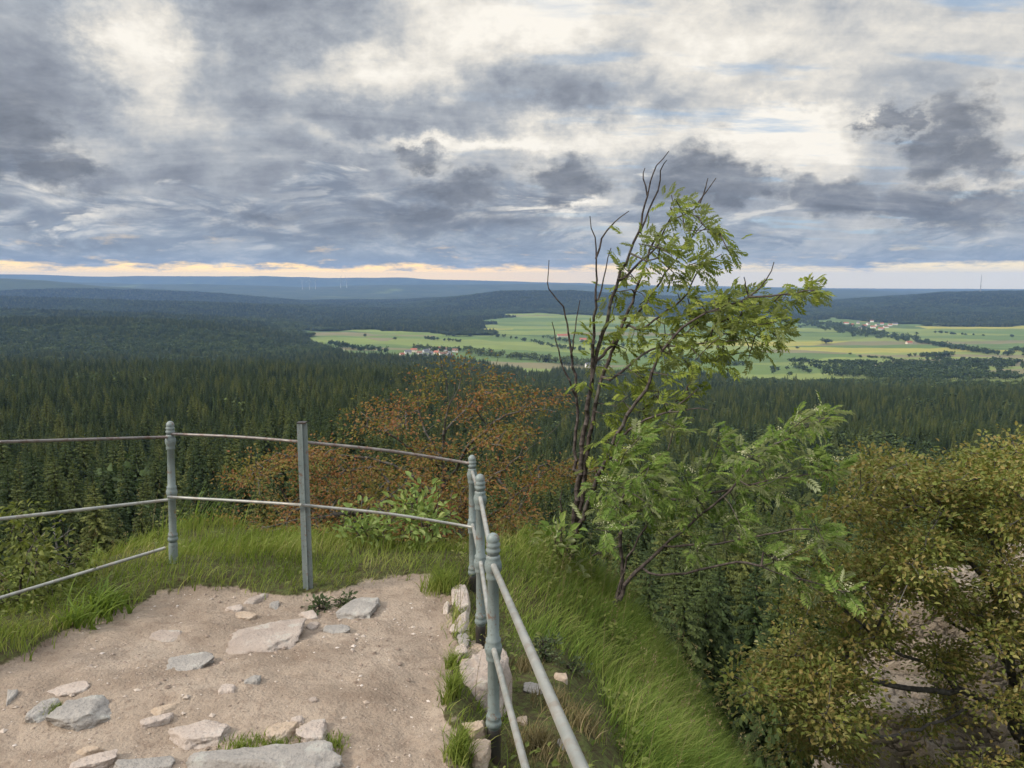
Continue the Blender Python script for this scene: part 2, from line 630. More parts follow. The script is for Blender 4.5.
def ground_mat():
    m, nt, out = mat_new('summit soil and valley ground')
    N = NT(nt)
    co = N.objco()
    # bare dirt
    a = N.noise(co, 2.2, 5)
    b = N.noise(co, 26, 6, .65)
    c = N.voronoi(co, 55)
    d = N.noise(co, 160, 3, .7)
    dirt = N.mix(N.maprange(a, .35, .68), (.235, .184, .142), (.365, .298, .238))
    dirt = N.mix(N.maprange(b, .52, .70, 0, .65), dirt, (.18, .13, .10))
    dirt = N.mix(N.maprange(N.noise(co, 7, 6, .7), .52, .66, 0, .45), dirt, (.15, .105, .078))
    dirt = N.mix(N.maprange(d, .60, .75, 0, .75), dirt, (.46, .39, .33))
    dirt = N.mix(N.maprange(d, .40, .28, 0, .6), dirt, (.10, .075, .058))
    # soil under the grass
    soil = N.mix(N.maprange(b, .4, .6), (.055, .045, .024), (.085, .10, .032))
    # forest floor further out
    sep = N.node('ShaderNodeSeparateXYZ')
    N.put(sep.inputs[0], co)
    dist = N.node('ShaderNodeVectorMath', operation='LENGTH')
    N.put(dist.inputs[0], co)
    dist = dist.outputs['Value']
    ff = N.mix(N.maprange(N.noise(co, .05, 5), .4, .6), (.020, .032, .014), (.036, .05, .018))
    base = N.mix(N.maprange(dist, 16, 40), soil, ff)
    far = N.mix(N.maprange(N.noise(co, .004, 6, .7), .42, .58), (.022, .036, .020), (.045, .058, .026))
    far = N.mix(N.maprange(N.noise(co, .0009, 5, .6), .60, .66, 0, .75), far, (.10, .13, .045))
    base = N.mix(N.maprange(dist, 7500, 10500), base, far)
    # fields: strips of meadow and arable land
    mp = N.node('ShaderNodeMapping')
    N.put(mp.inputs[0], co)
    mp.inputs['Rotation'].default_value = (0, 0, rad(14))
    mp.inputs['Scale'].default_value = (.0016, .0058, 0)
    wv = N.vmath('ADD', mp.outputs[0], N.vmath('SCALE', N.noise(co, .0016, 3, out=1)))
    nd = wv.node.inputs[1].links[0].from_node
    nd.inputs['Scale'].default_value = .9
    vc = N.voronoi(wv, 1.0, out='Color')
    s2 = N.node('ShaderNodeSeparateColor')
    N.put(s2.inputs[0], vc)
    fld = N.ramp(s2.outputs[0], [(0, (.085, .135, .036)), (.22, (.16, .20, .05)), (.38, (.06, .10, .03)), (.52, (.18, .215, .055)), (.64, (.17, .145, .08)), (.76, (.10, .15, .038)), (.90, (.30, .27, .055)), (.95, (.125, .17, .044))], 'CONSTANT')
    fld = N.mix(N.maprange(N.noise(co, .006, 5), .35, .7, 0, .4), fld, (.055, .08, .030))
    st = N.node('ShaderNodeTexWave', wave_type='BANDS', bands_direction='Y')
    N.put(st.inputs[0], mp.outputs[0])
    st.inputs['Scale'].default_value = 5
    st.inputs['Distortion'].default_value = 3
    fld = N.mix(N.maprange(st.outputs['Fac'], .3, .9, 0, .18), fld, (.19, .22, .09))
    base = N.mix(N.attr('field'), base, fld)
    dm = N.math('ADD', N.attr('dirt'), N.math('MULTIPLY', N.math('SUBTRACT', b, .5), .8))
    col = N.mix(N.maprange(dm, .35, .6, 0, 1, True), base, dirt)
    h = N.math('ADD', N.math('MULTIPLY', b, 1.0), N.math('ADD', N.math('MULTIPLY', d, .45), N.math('MULTIPLY', N.maprange(c, 0, .6), .35)))
    nearf = N.maprange(dist, 8, 30, 1, 0)
    N.principled(out, col, .95, N.bump(N.math('MULTIPLY', h, nearf), .8, .018), .15)
    return m


V, Fs, dm, fm = build_ground()
ground = link('ground', mesh_np('ground', V, Fs, True, ground_mat(), {'dirt': dm, 'field': fm}))
tag(ground, 'sandy summit ground falling away to wooded hills and green valley fields', 'ground', kind='structure')


# ------------------------------------------------------------------ rocks
def rock_mesh(name, seed, size, mat, sharp=1.0, cuts=9, sub=5):
    rg = np.random.default_rng(seed)
    bm = bmesh.new()
    bmesh.ops.create_icosphere(bm, subdivisions=sub, radius=1)
    v = np.array([q.co[:] for q in bm.verts])
    v = v / (np.abs(v) ** 4).sum(1)[:, None] ** .25 * np.array([1, 1, 1]) * .9
    for k in range(cuts):
        n = rg.normal(size=3)
        n[2] = n[2] * .6
        n /= np.linalg.norm(n)
        h = rg.uniform(.55, .85) + (1 - sharp) * .15
        t = v @ n
        v = v - np.where(t > h, (t - h), 0)[:, None] * n * .92
    t = v[:, 2]
    v[:, 2] = np.where(t > .5, .5 + (t - .5) * .15, t)   # flattish top
    nn = v / (np.linalg.norm(v, axis=1)[:, None] + 1e-9)
    v = v + nn * ((fbm(v, 1.3, seed % 40, 4) - .5) * .20 + (.5 - np.abs(fbm(v, 3, seed % 37, 4) - .5) * 4) * .07 + (fbm(v, 7, seed % 37, 4) - .5) * .10 + (fbm(v, 18, seed % 31, 2) - .5) * .04)[:, None]
    ext = (v.max(0) - v.min(0)) / 2
    mid = (v.max(0) + v.min(0)) / 2
    v = (v - mid) / ext * np.asarray(size) / 2
    for q, c in zip(bm.verts, v):
        q.co = c
    me = bpy.data.meshes.new(name)
    bm.to_mesh(me)
    bm.free()
    me.materials.append(mat)
    me.polygons.foreach_set('use_smooth', [True] * len(me.polygons))
    return me


def stone(name, label, px, py, wpx, hpx, mat, seed, rise=.05, rot=0., cat='stone', depthf=None, group=None, thick=None, z_add=0, sub=5, sharp=1.):
    rise = rise * .68 if name == 'stone' else rise
    """a stone lying on the ground under the pixel (px,py) with about the given screen size"""
    p, d = ground_hit(px, py)
    w = wpx / F * d
    s = slope_of(py)
    foreshort = math.sin(math.atan(s))
    dep = depthf if depthf else max(hpx / F * d / foreshort - rise * .6, .3 * w)
    th = thick or max(rise * 2.2, .08)
    me = rock_mesh(name, seed, (w, dep, th), mat, sub=sub, sharp=sharp)
    o = link(name, me, None, (p[0], p[1], p[2] + rise - th / 2 + z_add))
    o.rotation_euler = (random.uniform(-.05, .05), random.uniform(-.05, .05), rot)
    tag(o, label, cat, group)
    return o


GP, GG, GT, GW = M['granite_pink'], M['granite_grey'], M['granite_tan'], M['granite_pale']
ST = 'stones bedded in the summit path'
stone('stone', 'large flat pinkish slab, biggest stone in the middle of the dirt', 262, 641, 92, 46, GP, 11, .075, rad(22), group=ST)
stone('stone', 'blue-grey wedge stone just left of the large pinkish slab', 191, 666, 45, 24, GG, 12, .05, rad(15), group=ST)
stone('stone', 'rounded grey stone with a moss tuft at its left end', 82, 715, 64, 30, GG, 13, .07, rad(5), group=ST)
stone('stone', 'small dark grey stone left of the moss tuft', 43, 714, 22, 22, GG, 14, .055, group=ST)
stone('stone', 'angular diamond shaped stone in front of the twin stones', 201, 738, 62, 34, GW, 15, .07, rad(20), group=ST)
stone('stone', 'left half of the split pale stone behind the long foreground rock', 281, 735, 28, 22, GT, 16, .05, rad(-10), group=ST)
stone('stone', 'right half of the split pale stone behind the long foreground rock', 312, 735, 32, 22, GW, 17, .05, rad(8), group=ST)
stone('stone', 'long grey foreground rock cut by the lower picture edge', 266, 768, 158, 36, GG, 18, .10, rad(3), group=ST)
stone('stone', 'dark low stone beside the left end of the long foreground rock', 141, 772, 66, 18, GG, 19, .06, rad(4), group=ST)
stone('stone', 'pale narrow stone near the bottom left of the path', 94, 765, 44, 16, GW, 20, .05, rad(18), group=ST)
stone('stone', 'thin pale ledge almost flush with the dirt at left', 66, 690, 46, 12, GW, 21, .022, rad(14), group=ST)
stone('stone', 'low pale outcrop flush with dirt near the grass at left', 166, 638, 38, 14, GP, 22, .022, rad(-4), group=ST)
stone('stone', 'grey pointed stone by itself right of the square post', 361, 612, 40, 26, GG, 23, .075, rad(-18), group=ST)
stone('stone', 'narrow slanted ledge, upper of two, left of the diamond stone', 168, 710, 34, 10, GT, 24, .03, rad(35), group=ST)
stone('stone', 'narrow slanted ledge, lower of two, left of the diamond stone', 158, 721, 34, 10, GW, 25, .03, rad(35), group=ST)
small = [(234, 609, 19, 8, 'flat sliver of stone at the grass edge behind the large slab'), (254, 601, 12, 16, 'upright pale chip in the eroded bank behind the large slab'),
         (274, 606, 11, 7, 'small white chip between the upright chip and the square post'), (246, 617, 22, 9, 'low pale chip touching the back of the large slab'),
         (309, 616, 20, 10, 'pale chip right behind the right end of the large slab'), (312, 628, 14, 9, 'small pale chip touching the right end of the large slab'),
         (336, 631, 27, 10, 'flat tan chip between the large slab and the lone pointed stone'), (254, 682, 15, 10, 'small blue-grey chip in open dirt in front of the large slab'),
         (229, 691, 22, 10, 'faint tan chip flush with dirt, front left of the large slab'), (314, 701, 12, 7, 'little pale pebble in open dirt above the split stone'),
         (11, 697, 12, 18, 'pale sliver of stone at the left picture edge'), (90, 752, 30, 8, 'flat grey ledge behind the pale narrow stone at bottom left'), (298, 722, 22, 7, 'brown flake of rock lying behind the split pale stone')]
for k, (a, b, w, h, lab) in enumerate(small):
    stone('stone', lab, a, b, w, h, [GW, GP, GG, GT][k % 4] if 'blue' not in lab else GG, 60 + k, .028, rad(random.uniform(-30, 30)), sub=4, group=ST)

ET = 'edging stones along the railing'
stone('edging_stone', 'far pale edging stone at the foot of the corner post', 461, 603, 19, 26, GW, 30, .05, rad(4), group=ET)
stone('edging_stone', 'second pale edging stone in front of the corner post', 461, 627, 19, 24, GW, 31, .05, rad(-6), group=ET)
stone('edging_stone', 'small grey edging stone behind the orange-tan one', 463, 645, 15, 13, GG, 32, .04, group=ET)
stone('edging_stone', 'orange-tan edging stone beside the middle ornate post', 470, 659, 28, 22, GT, 33, .07, rad(10), group=ET)
stone('edging_stone', 'big reddish block wedged behind the nearest railing post', 487, 700, 54, 62, GP, 34, .20, rad(6), depthf=.36, thick=.46, group=ET)
stone('edging_stone', 'tan edging stone at the bottom beside the nearest post', 477, 762, 26, 26, GT, 35, .07, rad(-8), group=ET)
stone('edging_stone', 'low pale edging stone wedged in front of the small grey one', 461, 656, 13, 14, GW, 37, .05, rad(12), group=ET)
stone('edging_stone', 'flat brownish edging stone touching the front of the big reddish block', 474, 738, 26, 18, GT, 38, .07, rad(-5), group=ET)
stone('edging_stone', 'small tan edging stone between the orange-tan one and the big reddish block', 466, 672, 16, 14, GT, 39, .06, rad(9), group=ET)
stone('edging_stone', 'tiny pebble on the dirt left of the edging row', 446, 611, 7, 12, GW, 36, .03, sub=4, group=ET)

# small gravel: uncountable
def gravel():
    n = 9000
    x = rng.uniform(-2.9, .0, n)
    y = rng.uniform(2.5, 5.2, n)
    k = (dirt_mask(x, y) > .9) & (fbm(np.stack([x, y, 0 * x], -1), 3, 5, 3) + rng.normal(0, .12, n) > .5)
    x, y = x[k], y[k]
    z = ground_z(x, y)
    s = np.minimum(.0028 * rng.pareto(2.2, len(x)) + .0028, .017)
    base = np.array([[1, 0, 0], [-1, 0, 0], [0, 1, 0], [0, -1, 0], [0, 0, 1], [0, 0, -1]], float)
    tri = np.array([[0, 2, 4], [2, 1, 4], [1, 3, 4], [3, 0, 4], [2, 0, 5], [1, 2, 5], [3, 1, 5], [0, 3, 5]])
    a = rng.uniform(0, 6.28, len(x))
    R = np.stack([np.stack([np.cos(a), -np.sin(a), 0 * a], -1), np.stack([np.sin(a), np.cos(a), 0 * a], -1), np.stack([0 * a, 0 * a, 1 + 0 * a], -1)], -2)
    v = base[None] * rng.uniform(.6, 1.3, (len(x), 6, 1)) * np.array([1.2, .9, .55])
    v = np.einsum('nij,nkj->nki', R, v) * s[:, None, None] + np.stack([x, y, z + s * .15], -1)[:, None]
    f = tri[None] + (np.arange(len(x)) * 6)[:, None, None]
    m, nt, out = mat_new('gravel')
    N = NT(nt)
    N.principled(out, N.ramp(N.island(), [(0, (.16, .12, .095)), (.5, (.31, .245, .20)), (.85, (.40, .34, .29)), (1, (.52, .46, .42))]), .9)
    o = link('gravel', mesh_np('gravel', v.reshape(-1, 3), [f.reshape(-1, 3)], False, m))
    tag(o, 'fine gravel and grit scattered over the bare summit dirt', 'gravel', kind='stuff')


gravel()


# ------------------------------------------------------------------ grass
def blades(x, y, hgt, wid, lean=.5, lean_dir=0.25, jitter=.8, seg=4, z=None):
    """curved tapered blades; returns verts and faces"""
    n = len(x)
    z = ground_z(x, y) - .01 if z is None else z
    a = rng.normal(lean_dir, jitter, n)            # lean azimuth: 0 = +x
    ld = np.stack([np.cos(a), np.sin(a) * .8, 0 * a], -1)
    fa = rng.uniform(0, np.pi, n)
    side = np.stack([np.cos(fa), np.sin(fa), 0 * fa], -1)
    t = np.linspace(0, 1, seg + 1)
    L = lean * rng.uniform(.5, 1.4, n)
    zz = t[None] - .32 * (t[None] ** 2.4) * L[:, None]
    pos = np.stack([x, y, z], -1)[:, None] + hgt[:, None, None] * (ld[:, None] * (L[:, None] * t[None] ** 1.8)[..., None] + np.array([0, 0, 1]) * zz[..., None])
    w = wid[:, None] * (1 - t[None] ** 1.6 * .93) * .5
    V = np.stack([pos - side[:, None] * w[..., None], pos + side[:, None] * w[..., None]], 2)   # n, seg+1, 2, 3
    k = np.arange(seg)
    q = np.stack([k * 2, k * 2 + 1, k * 2 + 3, k * 2 + 2], -1)
    Fq = q[None] + (np.arange(n) * (seg + 1) * 2)[:, None, None]
    return V.reshape(-1, 3), Fq.reshape(-1, 4)


def scatter(n, xr, yr, fn):
    x = rng.uniform(*xr, n)
    y = rng.uniform(*yr, n)
    k = rng.random(n) < fn(x, y)
    return x[k], y[k]


def near3(x, y):
    return np.stack([x, y, 0 * x], -1)


def dens_front(x, y):
    u = x - fence_x(np.clip(y, -4, 5.3))
    g = (1 - dirt_mask(x, y)) * (u < .10 + (y > 5.0) * 2)
    cl = sstep(.36, .60, fbm(near3(x, y), 2.6, 13, 3))
    return g * (.42 + .58 * cl) * sstep(7.4, 6.6, y)


x, y = scatter(68000, (-4.6, .9), (2.4, 7.4), dens_front)
cl = fbm(near3(x, y), 1.7, 23, 3)
edge = dirt_mask(x, y + .0) * 0 + sstep(0, .35, np.abs(y - 5.0))
h = (.06 + .17 * cl * rng.uniform(.4, 1.15, len(x))) * (1 - .35 * (y < 5.05) * (x > -2.0))
tall = rng.random(len(x)) < .06
h = np.where(tall, h * 1.55, h)
Vg, Fg = blades(x, y, h, np.where(tall, .0032, .0054) * rng.uniform(.7, 1.3, len(x)), .3 + .6 * fbm(near3(x, y), 4, 93, 3), .25 + (fbm(near3(x, y), 2.5, 103, 3) - .5) * 5, .9)
og = link('grass', mesh_np('grass', Vg, [Fg], True, M['grass']))
tag(og, 'tufty yellow-green grass along the lip of the dirt platform', 'grass', kind='stuff')


def dens_right(x, y):
    u = x - fence_x(np.clip(y, -4, 5.3))
    p = near3(x, y)
    g = sstep(.05, .30, u)
    bare = sstep(1.2, .7, np.hypot((x - .24) / .27, (y - 3.45) / .78) + (fbm(p, 4, 63, 3) - .5) * .8)     # eroded soil pocket beside the railing
    bare2 = sstep(.25, .1, np.hypot((x - .12) / .8, (y - 4.25) / 1.1))
    return g * (1 - .88 * bare) * (1 - .9 * bare2) * (.45 + .55 * sstep(.35, .6, fbm(p, 2.2, 33, 3)))


x, y = scatter(72000, (-.3, 3.6), (2.4, 7.6), dens_right)
u = x - fence_x(np.clip(y, -4, 5.3))
cl = fbm(near3(x, y), 1.4, 43, 3)
h = (.08 + .27 * cl * rng.uniform(.35, 1.15, len(x))) * (.5 + .5 * sstep(.1, .6, u))
h = h * (1 - .6 * sstep(1.25, .8, np.hypot((x - .24) / .27, (y - 3.45) / .78)))
culm = rng.random(len(x)) < .05
h = np.where(culm, h * 1.35 + .06, h)
sway = fbm(near3(x, y), 3.2, 73, 3)
Vg, Fg = blades(x, y, h, np.where(culm, .0026, .0048) * rng.uniform(.7, 1.4, len(x)), np.where(culm, .35, .35 + .75 * sway), -.1 + (fbm(near3(x, y), 2.0, 83, 3) - .5) * 4, .75, seg=5)
og = link('grass', mesh_np('grass', Vg, [Fg], True, M['lush']))
tag(og, 'long lush grass bending over the bank outside the railing', 'grass', kind='stuff')

def weeds():
    x, y = scatter(5200, (-4.2, 2.6), (2.6, 7.2), lambda x, y: np.maximum(dens_right(x, y), .35 * dens_front(x, y)) * sstep(.50, .62, fbm(near3(x, y), 2.8, 113, 3)))
    n = len(x)
    z = ground_z(x, y)
    st_h = rng.uniform(.06, .24, n)
    rep_ = np.repeat(np.arange(n), 7)
    a = rng.uniform(0, 6.28, len(rep_))
    t = rng.uniform(.3, 1, len(rep_))
    c = np.stack([x[rep_] + .03 * np.cos(a), y[rep_] + .03 * np.sin(a), z[rep_] + st_h[rep_] * t], -1)
    d = np.stack([np.cos(a), np.sin(a), rng.uniform(-.1, .6, len(a))], -1)
    l = rng.uniform(.018, .045, len(a))
    V, T = simple_leaves(c, d, UP_ + rng.normal(0, .4, c.shape), l, l * .6)
    o = link('undergrowth', mesh_np('undergrowth', V, [T], False, M['bush_leaf']))
    tag(o, 'small leafy weeds scattered through the bank grass', 'weeds', kind='stuff')
    # flowering stalks
    x, y = scatter(1500, (-4.2, 2.8), (2.6, 7.2), lambda x, y: np.maximum(dens_right(x, y), .6 * dens_front(x, y)))
    n = len(x)
    hh = rng.uniform(.28, .55, n)
    V1, F1 = blades(x, y, hh, np.full(n, .0026), .25, 0, .9, seg=4)
    tip = V1.reshape(n, 5, 2, 3)[:, -1].mean(1)
    rep_ = np.repeat(np.arange(n), 9)
    c = tip[rep_] + rng.normal(0, 1, (len(rep_), 3)) * np.array([.006, .006, .022])
    V2, T2 = simple_leaves(c, rng.normal(0, .5, c.shape) + UP_, rng.normal(0, 1, c.shape), np.full(len(c), .012), np.full(len(c), .005))
    o = link('grass', mesh_np('grass', np.concatenate([V1, V2]), [F1, T2 + len(V1)], False, M['dry']))
    tag(o, 'thin dry seed stalks standing in the bank grass', 'grass', kind='stuff')


# slopes further out (below the bank)
def dens_slope(x, y):
    r = np.hypot(x, y)
    return ((r > 6.8) | (x > 2.6) | (x < -3.6)) * .8 * sstep(.33, .5, fbm(near3(x, y), .8, 53, 3))


x, y = scatter(42000, (-9, 11), (3, 15), dens_slope)
h = (.18 + .35 * rng.random(len(x)))
Vg, Fg = blades(x, y, h, .010 * rng.uniform(.7, 1.4, len(x)), .6, 0, .8, seg=3)
og = link('grass', mesh_np('grass', Vg, [Fg], True, M['lush']))
tag(og, 'rank green grass on the steep slope below the summit', 'grass', kind='stuff')

# tufts in the path
def tuft(px, py, n, spread, hh, label, mat='grass', name='grass_tuft', wid=.0045, lean=.5, cat='grass tuft', stuff=False):
    p, d = ground_hit(px, py)
    rr_ = spread * np.minimum(np.abs(rng.normal(0, 1.2, n)), 1.9)
    aa_ = rng.uniform(0, 6.28, n)
    x = rr_ * np.cos(aa_) + p[0]
    y = rr_ * np.sin(aa_) + p[1]
    z = ground_z(x, y) - .005
    V, Fq = blades(x, y, hh * rng.uniform(.4, 1.1, n), wid * rng.uniform(.7, 1.3, n), lean, .2, 1.6, z=z)
    V = V - p
    o = link(name, mesh_np(name, V, [Fq], True, M[mat]), None, p)
    tag(o, label, cat, None, 'stuff' if stuff else None)
    if stuff:
        o.name = 'grass'
    return o


tuft(52, 712, 320, .026, .05, 'small green moss tuft between two grey stones at left')
tuft(451, 696, 260, .022, .15, 'tall narrow grass tuft leaning on the edging stones beside big reddish block')
tuft(452, 668, 200, .018, .12, 'grass tuft beside orange-tan edging stone at dirt edge')
tuft(458, 756, 300, .03, .15, 'grass tuft at the dirt edge at the bottom by the nearest post')
M['dry'] = leaf_mat('dry grass blade', [(0, (.10, .085, .04)), (.5, (.20, .165, .085)), (1, (.36, .30, .18))], .25, None, .85, .4, 3)
tuft(540, 748, 420, .07, .13, 'straw-coloured tussock on the bare soil between rail and long grass, cut by lower edge', 'dry')
tuft(553, 705, 260, .06, .10, 'small brown tussock in the bare soil pocket right of the upper rail', 'dry')
tuft(524, 668, 200, .05, .09, 'brownish grass tussock just right of the big reddish block', 'dry')
tuft(582, 728, 260, .06, .13, 'dry tussock at the edge of long green grass right of the upper rail', 'dry')
for q, (a, b, w_, h_, lab) in enumerate([(534, 690, 22, 12, 'dark rubble stone in the bare soil pocket outside the railing'), (560, 678, 16, 10, 'small grey rubble stone beside the herbs on the bank'),
        (566, 745, 26, 13, 'flat rubble stone low in the bare soil between rail and grass'), (522, 722, 16, 10, 'brown rubble stone right of the nearest post')]):
    stone('stone', lab, a, b, w_, h_, [GG, GT][q % 2], 140 + q, .035, rad(20 * q), sub=4, group='rubble outside the railing')
tuft(441, 588, 600, .07, .17, 'dense round grass tuft at the dirt corner left of the corner post')
tuft(240, 750, 330, .05, .05, 'short grass strip between diamond stone and long foreground rock', stuff=True)
tuft(275, 746, 330, .05, .05, 'short grass strip behind middle of the long foreground rock', stuff=True)
tuft(333, 746, 240, .035, .05, 'short grass at the right end of the long foreground rock', stuff=True)
tuft(100, 612, 120, .09, .25, 'bright tuft of broad arching grass blades at left platform edge', 'broad_grass', 'broad_grass_tuft', .017, .95)
tuft(76, 626, 60, .06, .2, 'smaller tuft of broad blades left of the bright arching tuft', 'broad_grass', 'broad_grass_tuft', .015, .9)


# ------------------------------------------------------------------ branching plants
def resample(pts, step):
    pts = np.asarray(pts, float)
    # Catmull-Rom smoothing
    if len(pts) > 2:
        ext = np.vstack([2 * pts[0] - pts[1], pts, 2 * pts[-1] - pts[-2]])
        out = []
        for i in range(1, len(ext) - 2):
            p0, p1, p2, p3 = ext[i - 1:i + 3]
            n = max(2, int(np.linalg.norm(p2 - p1) / step))
            t = np.linspace(0, 1, n, endpoint=False)[:, None]
            out.append(.5 * ((2 * p1) + (-p0 + p2) * t + (2 * p0 - 5 * p1 + 4 * p2 - p3) * t ** 2 + (-p0 + 3 * p1 - 3 * p2 + p3) * t ** 3))
        out.append(pts[-1][None])
        return np.concatenate(out)
    n = max(2, int(np.linalg.norm(pts[1] - pts[0]) / step))
    return pts[0] + (pts[1] - pts[0]) * np.linspace(0, 1, n + 1)[:, None]


def grow(stems, attractors, bf=.25, step=.10, wob=.012, r_tip=.0022, expo=2.3, r_max=None, taper=None):
    """skeleton from traced stems plus attractor points; returns pts, parent, radius, attractor node ids"""
    pts, par, stem_t = [], [], []
    for si, st in enumerate(stems):
        rs = resample(st, step)
        rs[1:-1] += rng.normal(0, wob, (len(rs) - 2, 3))
        if pts:
            d = np.linalg.norm(np.array(pts) - rs[0], axis=1)
            p = int(np.argmin(d))
            if d[p] > .6:
                p = -1
        else:
            p = -1
        for qi, q in enumerate(rs):
            pts.append(q)
            par.append(p)
            p = len(pts) - 1
            stem_t.append((si, qi / (len(rs) - 1)))
    A = np.asarray(attractors, float).reshape(-1, 3)
    ids = []
    if len(A):
        pl = np.zeros(len(pts))
        for i, p in enumerate(par):
            if p >= 0:
                pl[i] = pl[p] + np.linalg.norm(pts[i] - pts[p])
        base = np.array(pts)
        D = np.linalg.norm(A[:, None] - base[None], axis=2) + bf * pl[None] * .3
        best = D.argmin(1)
        cost = D.min(1)
        left = np.ones(len(A), bool)
        pl = list(pl)
        for _ in range(len(A)):
            k = int(np.argmin(np.where(left, cost, 1e9)))
            left[k] = False
            b = int(best[k])
            a0, a1 = pts[b], A[k]
            L = np.linalg.norm(a1 - a0)
            nseg = max(1, int(L / (step * 1.6)))
            p = b
            off = rng.normal(0, .10 * L, 3)
            newids = []
            for s in range(1, nseg + 1):
                t = s / nseg
                q = a0 + (a1 - a0) * t + off * math.sin(math.pi * t)
                pts.append(q)
                par.append(p)
                pl.append(pl[p] + L / nseg)
                p = len(pts) - 1
                newids.append(p)
            ids.append(p)
            nb = np.array([pts[i] for i in newids])
            dn = np.linalg.norm(A[:, None] - nb[None], axis=2) + bf * np.array([pl[i] for i in newids])[None] * .3
            m = dn.min(1)
            up = m < cost
            best = np.where(up, np.array(newids)[dn.argmin(1)], best)
            cost = np.where(up, m, cost)
    pts = np.array(pts)
    par = np.array(par)
    # pipe model
    acc = np.zeros(len(pts))
    has_child = np.zeros(len(pts), bool)
    has_child[par[par >= 0]] = True
    acc[~has_child] = r_tip ** expo
    for i in range(len(pts) - 1, -1, -1):
        if par[i] >= 0:
            acc[par[i]] += acc[i] * 1.02
    # nodes of attached stems come later than their parents, so one pass is enough
    r = acc ** (1 / expo)
    if r_max:
        r = r_tip + (r - r_tip) * min(1, (r_max - r_tip) / max(r.max() - r_tip, 1e-6)) if r.max() > r_max else r_tip + (r - r_tip) * (r_max - r_tip) / max(r.max() - r_tip, 1e-6)
    if taper:
        for i, (si, t) in enumerate(stem_t):
            r[i] = r_tip + (taper[min(si, len(taper) - 1)] - r_tip) * (1 - t) ** .85
        n0 = len(stem_t)
        r[n0:] = np.minimum(r[n0:], .0075)
    return pts, par, r, np.array(ids, int)


def skel_mesh(name, pts, par, r, mat, origin, n=6):
    e = np.where(par >= 0)[0]
    a, b = pts[par[e]], pts[e]
    ra = np.minimum(r[par[e]], r[e] * 1.6)
    rb = r[e]
    t = b - a
    L = np.linalg.norm(t, axis=1)[:, None] + 1e-9
    t = t / L
    a = a - t * (ra * .35)[:, None]
    ref = np.where((abs(t[:, 2]) < .9)[:, None], np.array([0, 0, 1.0]), np.array([1.0, 0, 0]))
    u = np.cross(t, ref)
    u /= np.linalg.norm(u, axis=1)[:, None] + 1e-9
    v = np.cross(t, u)
    ang = np.arange(n) / n * 2 * np.pi
    ring = np.cos(ang)[None, :, None] * u[:, None] + np.sin(ang)[None, :, None] * v[:, None]
    V = np.stack([a[:, None] + ring * ra[:, None, None], b[:, None] + ring * rb[:, None, None]], 1)   # e,2,n,3
    j = np.arange(n)
    jn = (j + 1) % n
    q = np.stack([j, jn, n + jn, n + j], -1)[:, ::-1]
    Fq = q[None] + (np.arange(len(e)) * 2 * n)[:, None, None]
    cap = (np.arange(n) + n)[None] + (np.arange(len(e)) * 2 * n)[:, None]
    return mesh_np(name, V.reshape(-1, 3) - origin, [Fq.reshape(-1, 4), cap], True, mat)


def frame_from(d, up):
    """orthonormal frames: x along d, z close to up"""
    d = d / (np.linalg.norm(d, axis=1)[:, None] + 1e-9)
    y = np.cross(up, d)
    y /= np.linalg.norm(y, axis=1)[:, None] + 1e-9
    z = np.cross(d, y)
    return d, y, z


def simple_leaves(c, d, up, length, width, curl=.18):
    """ovate leaves: 6 vertices, folded on the midrib"""
    X, Y, Z = frame_from(d, up)
    L, W = length[:, None], width[:, None]
    v = [c, c + X * L * .35 + Y * W * .5 + Z * L * curl * .5, c + X * L * .35 - Y * W * .5 + Z * L * curl * .5,
         c + X * L * .45 - Z * L * .02, c + X * L * .72 + Y * W * .36 + Z * L * curl * .2, c + X * L * .72 - Y * W * .36 + Z * L * curl * .2, c + X * L - Z * L * curl]
    V = np.stack(v, 1)
    n = len(c)
    o = (np.arange(n) * 7)[:, None, None]
    T = np.array([[0, 3, 1], [0, 2, 3], [3, 6, 4], [3, 5, 6], [1, 3, 4], [2, 5, 3]])
    return V.reshape(-1, 3), (T[None] + o).reshape(-1, 3)


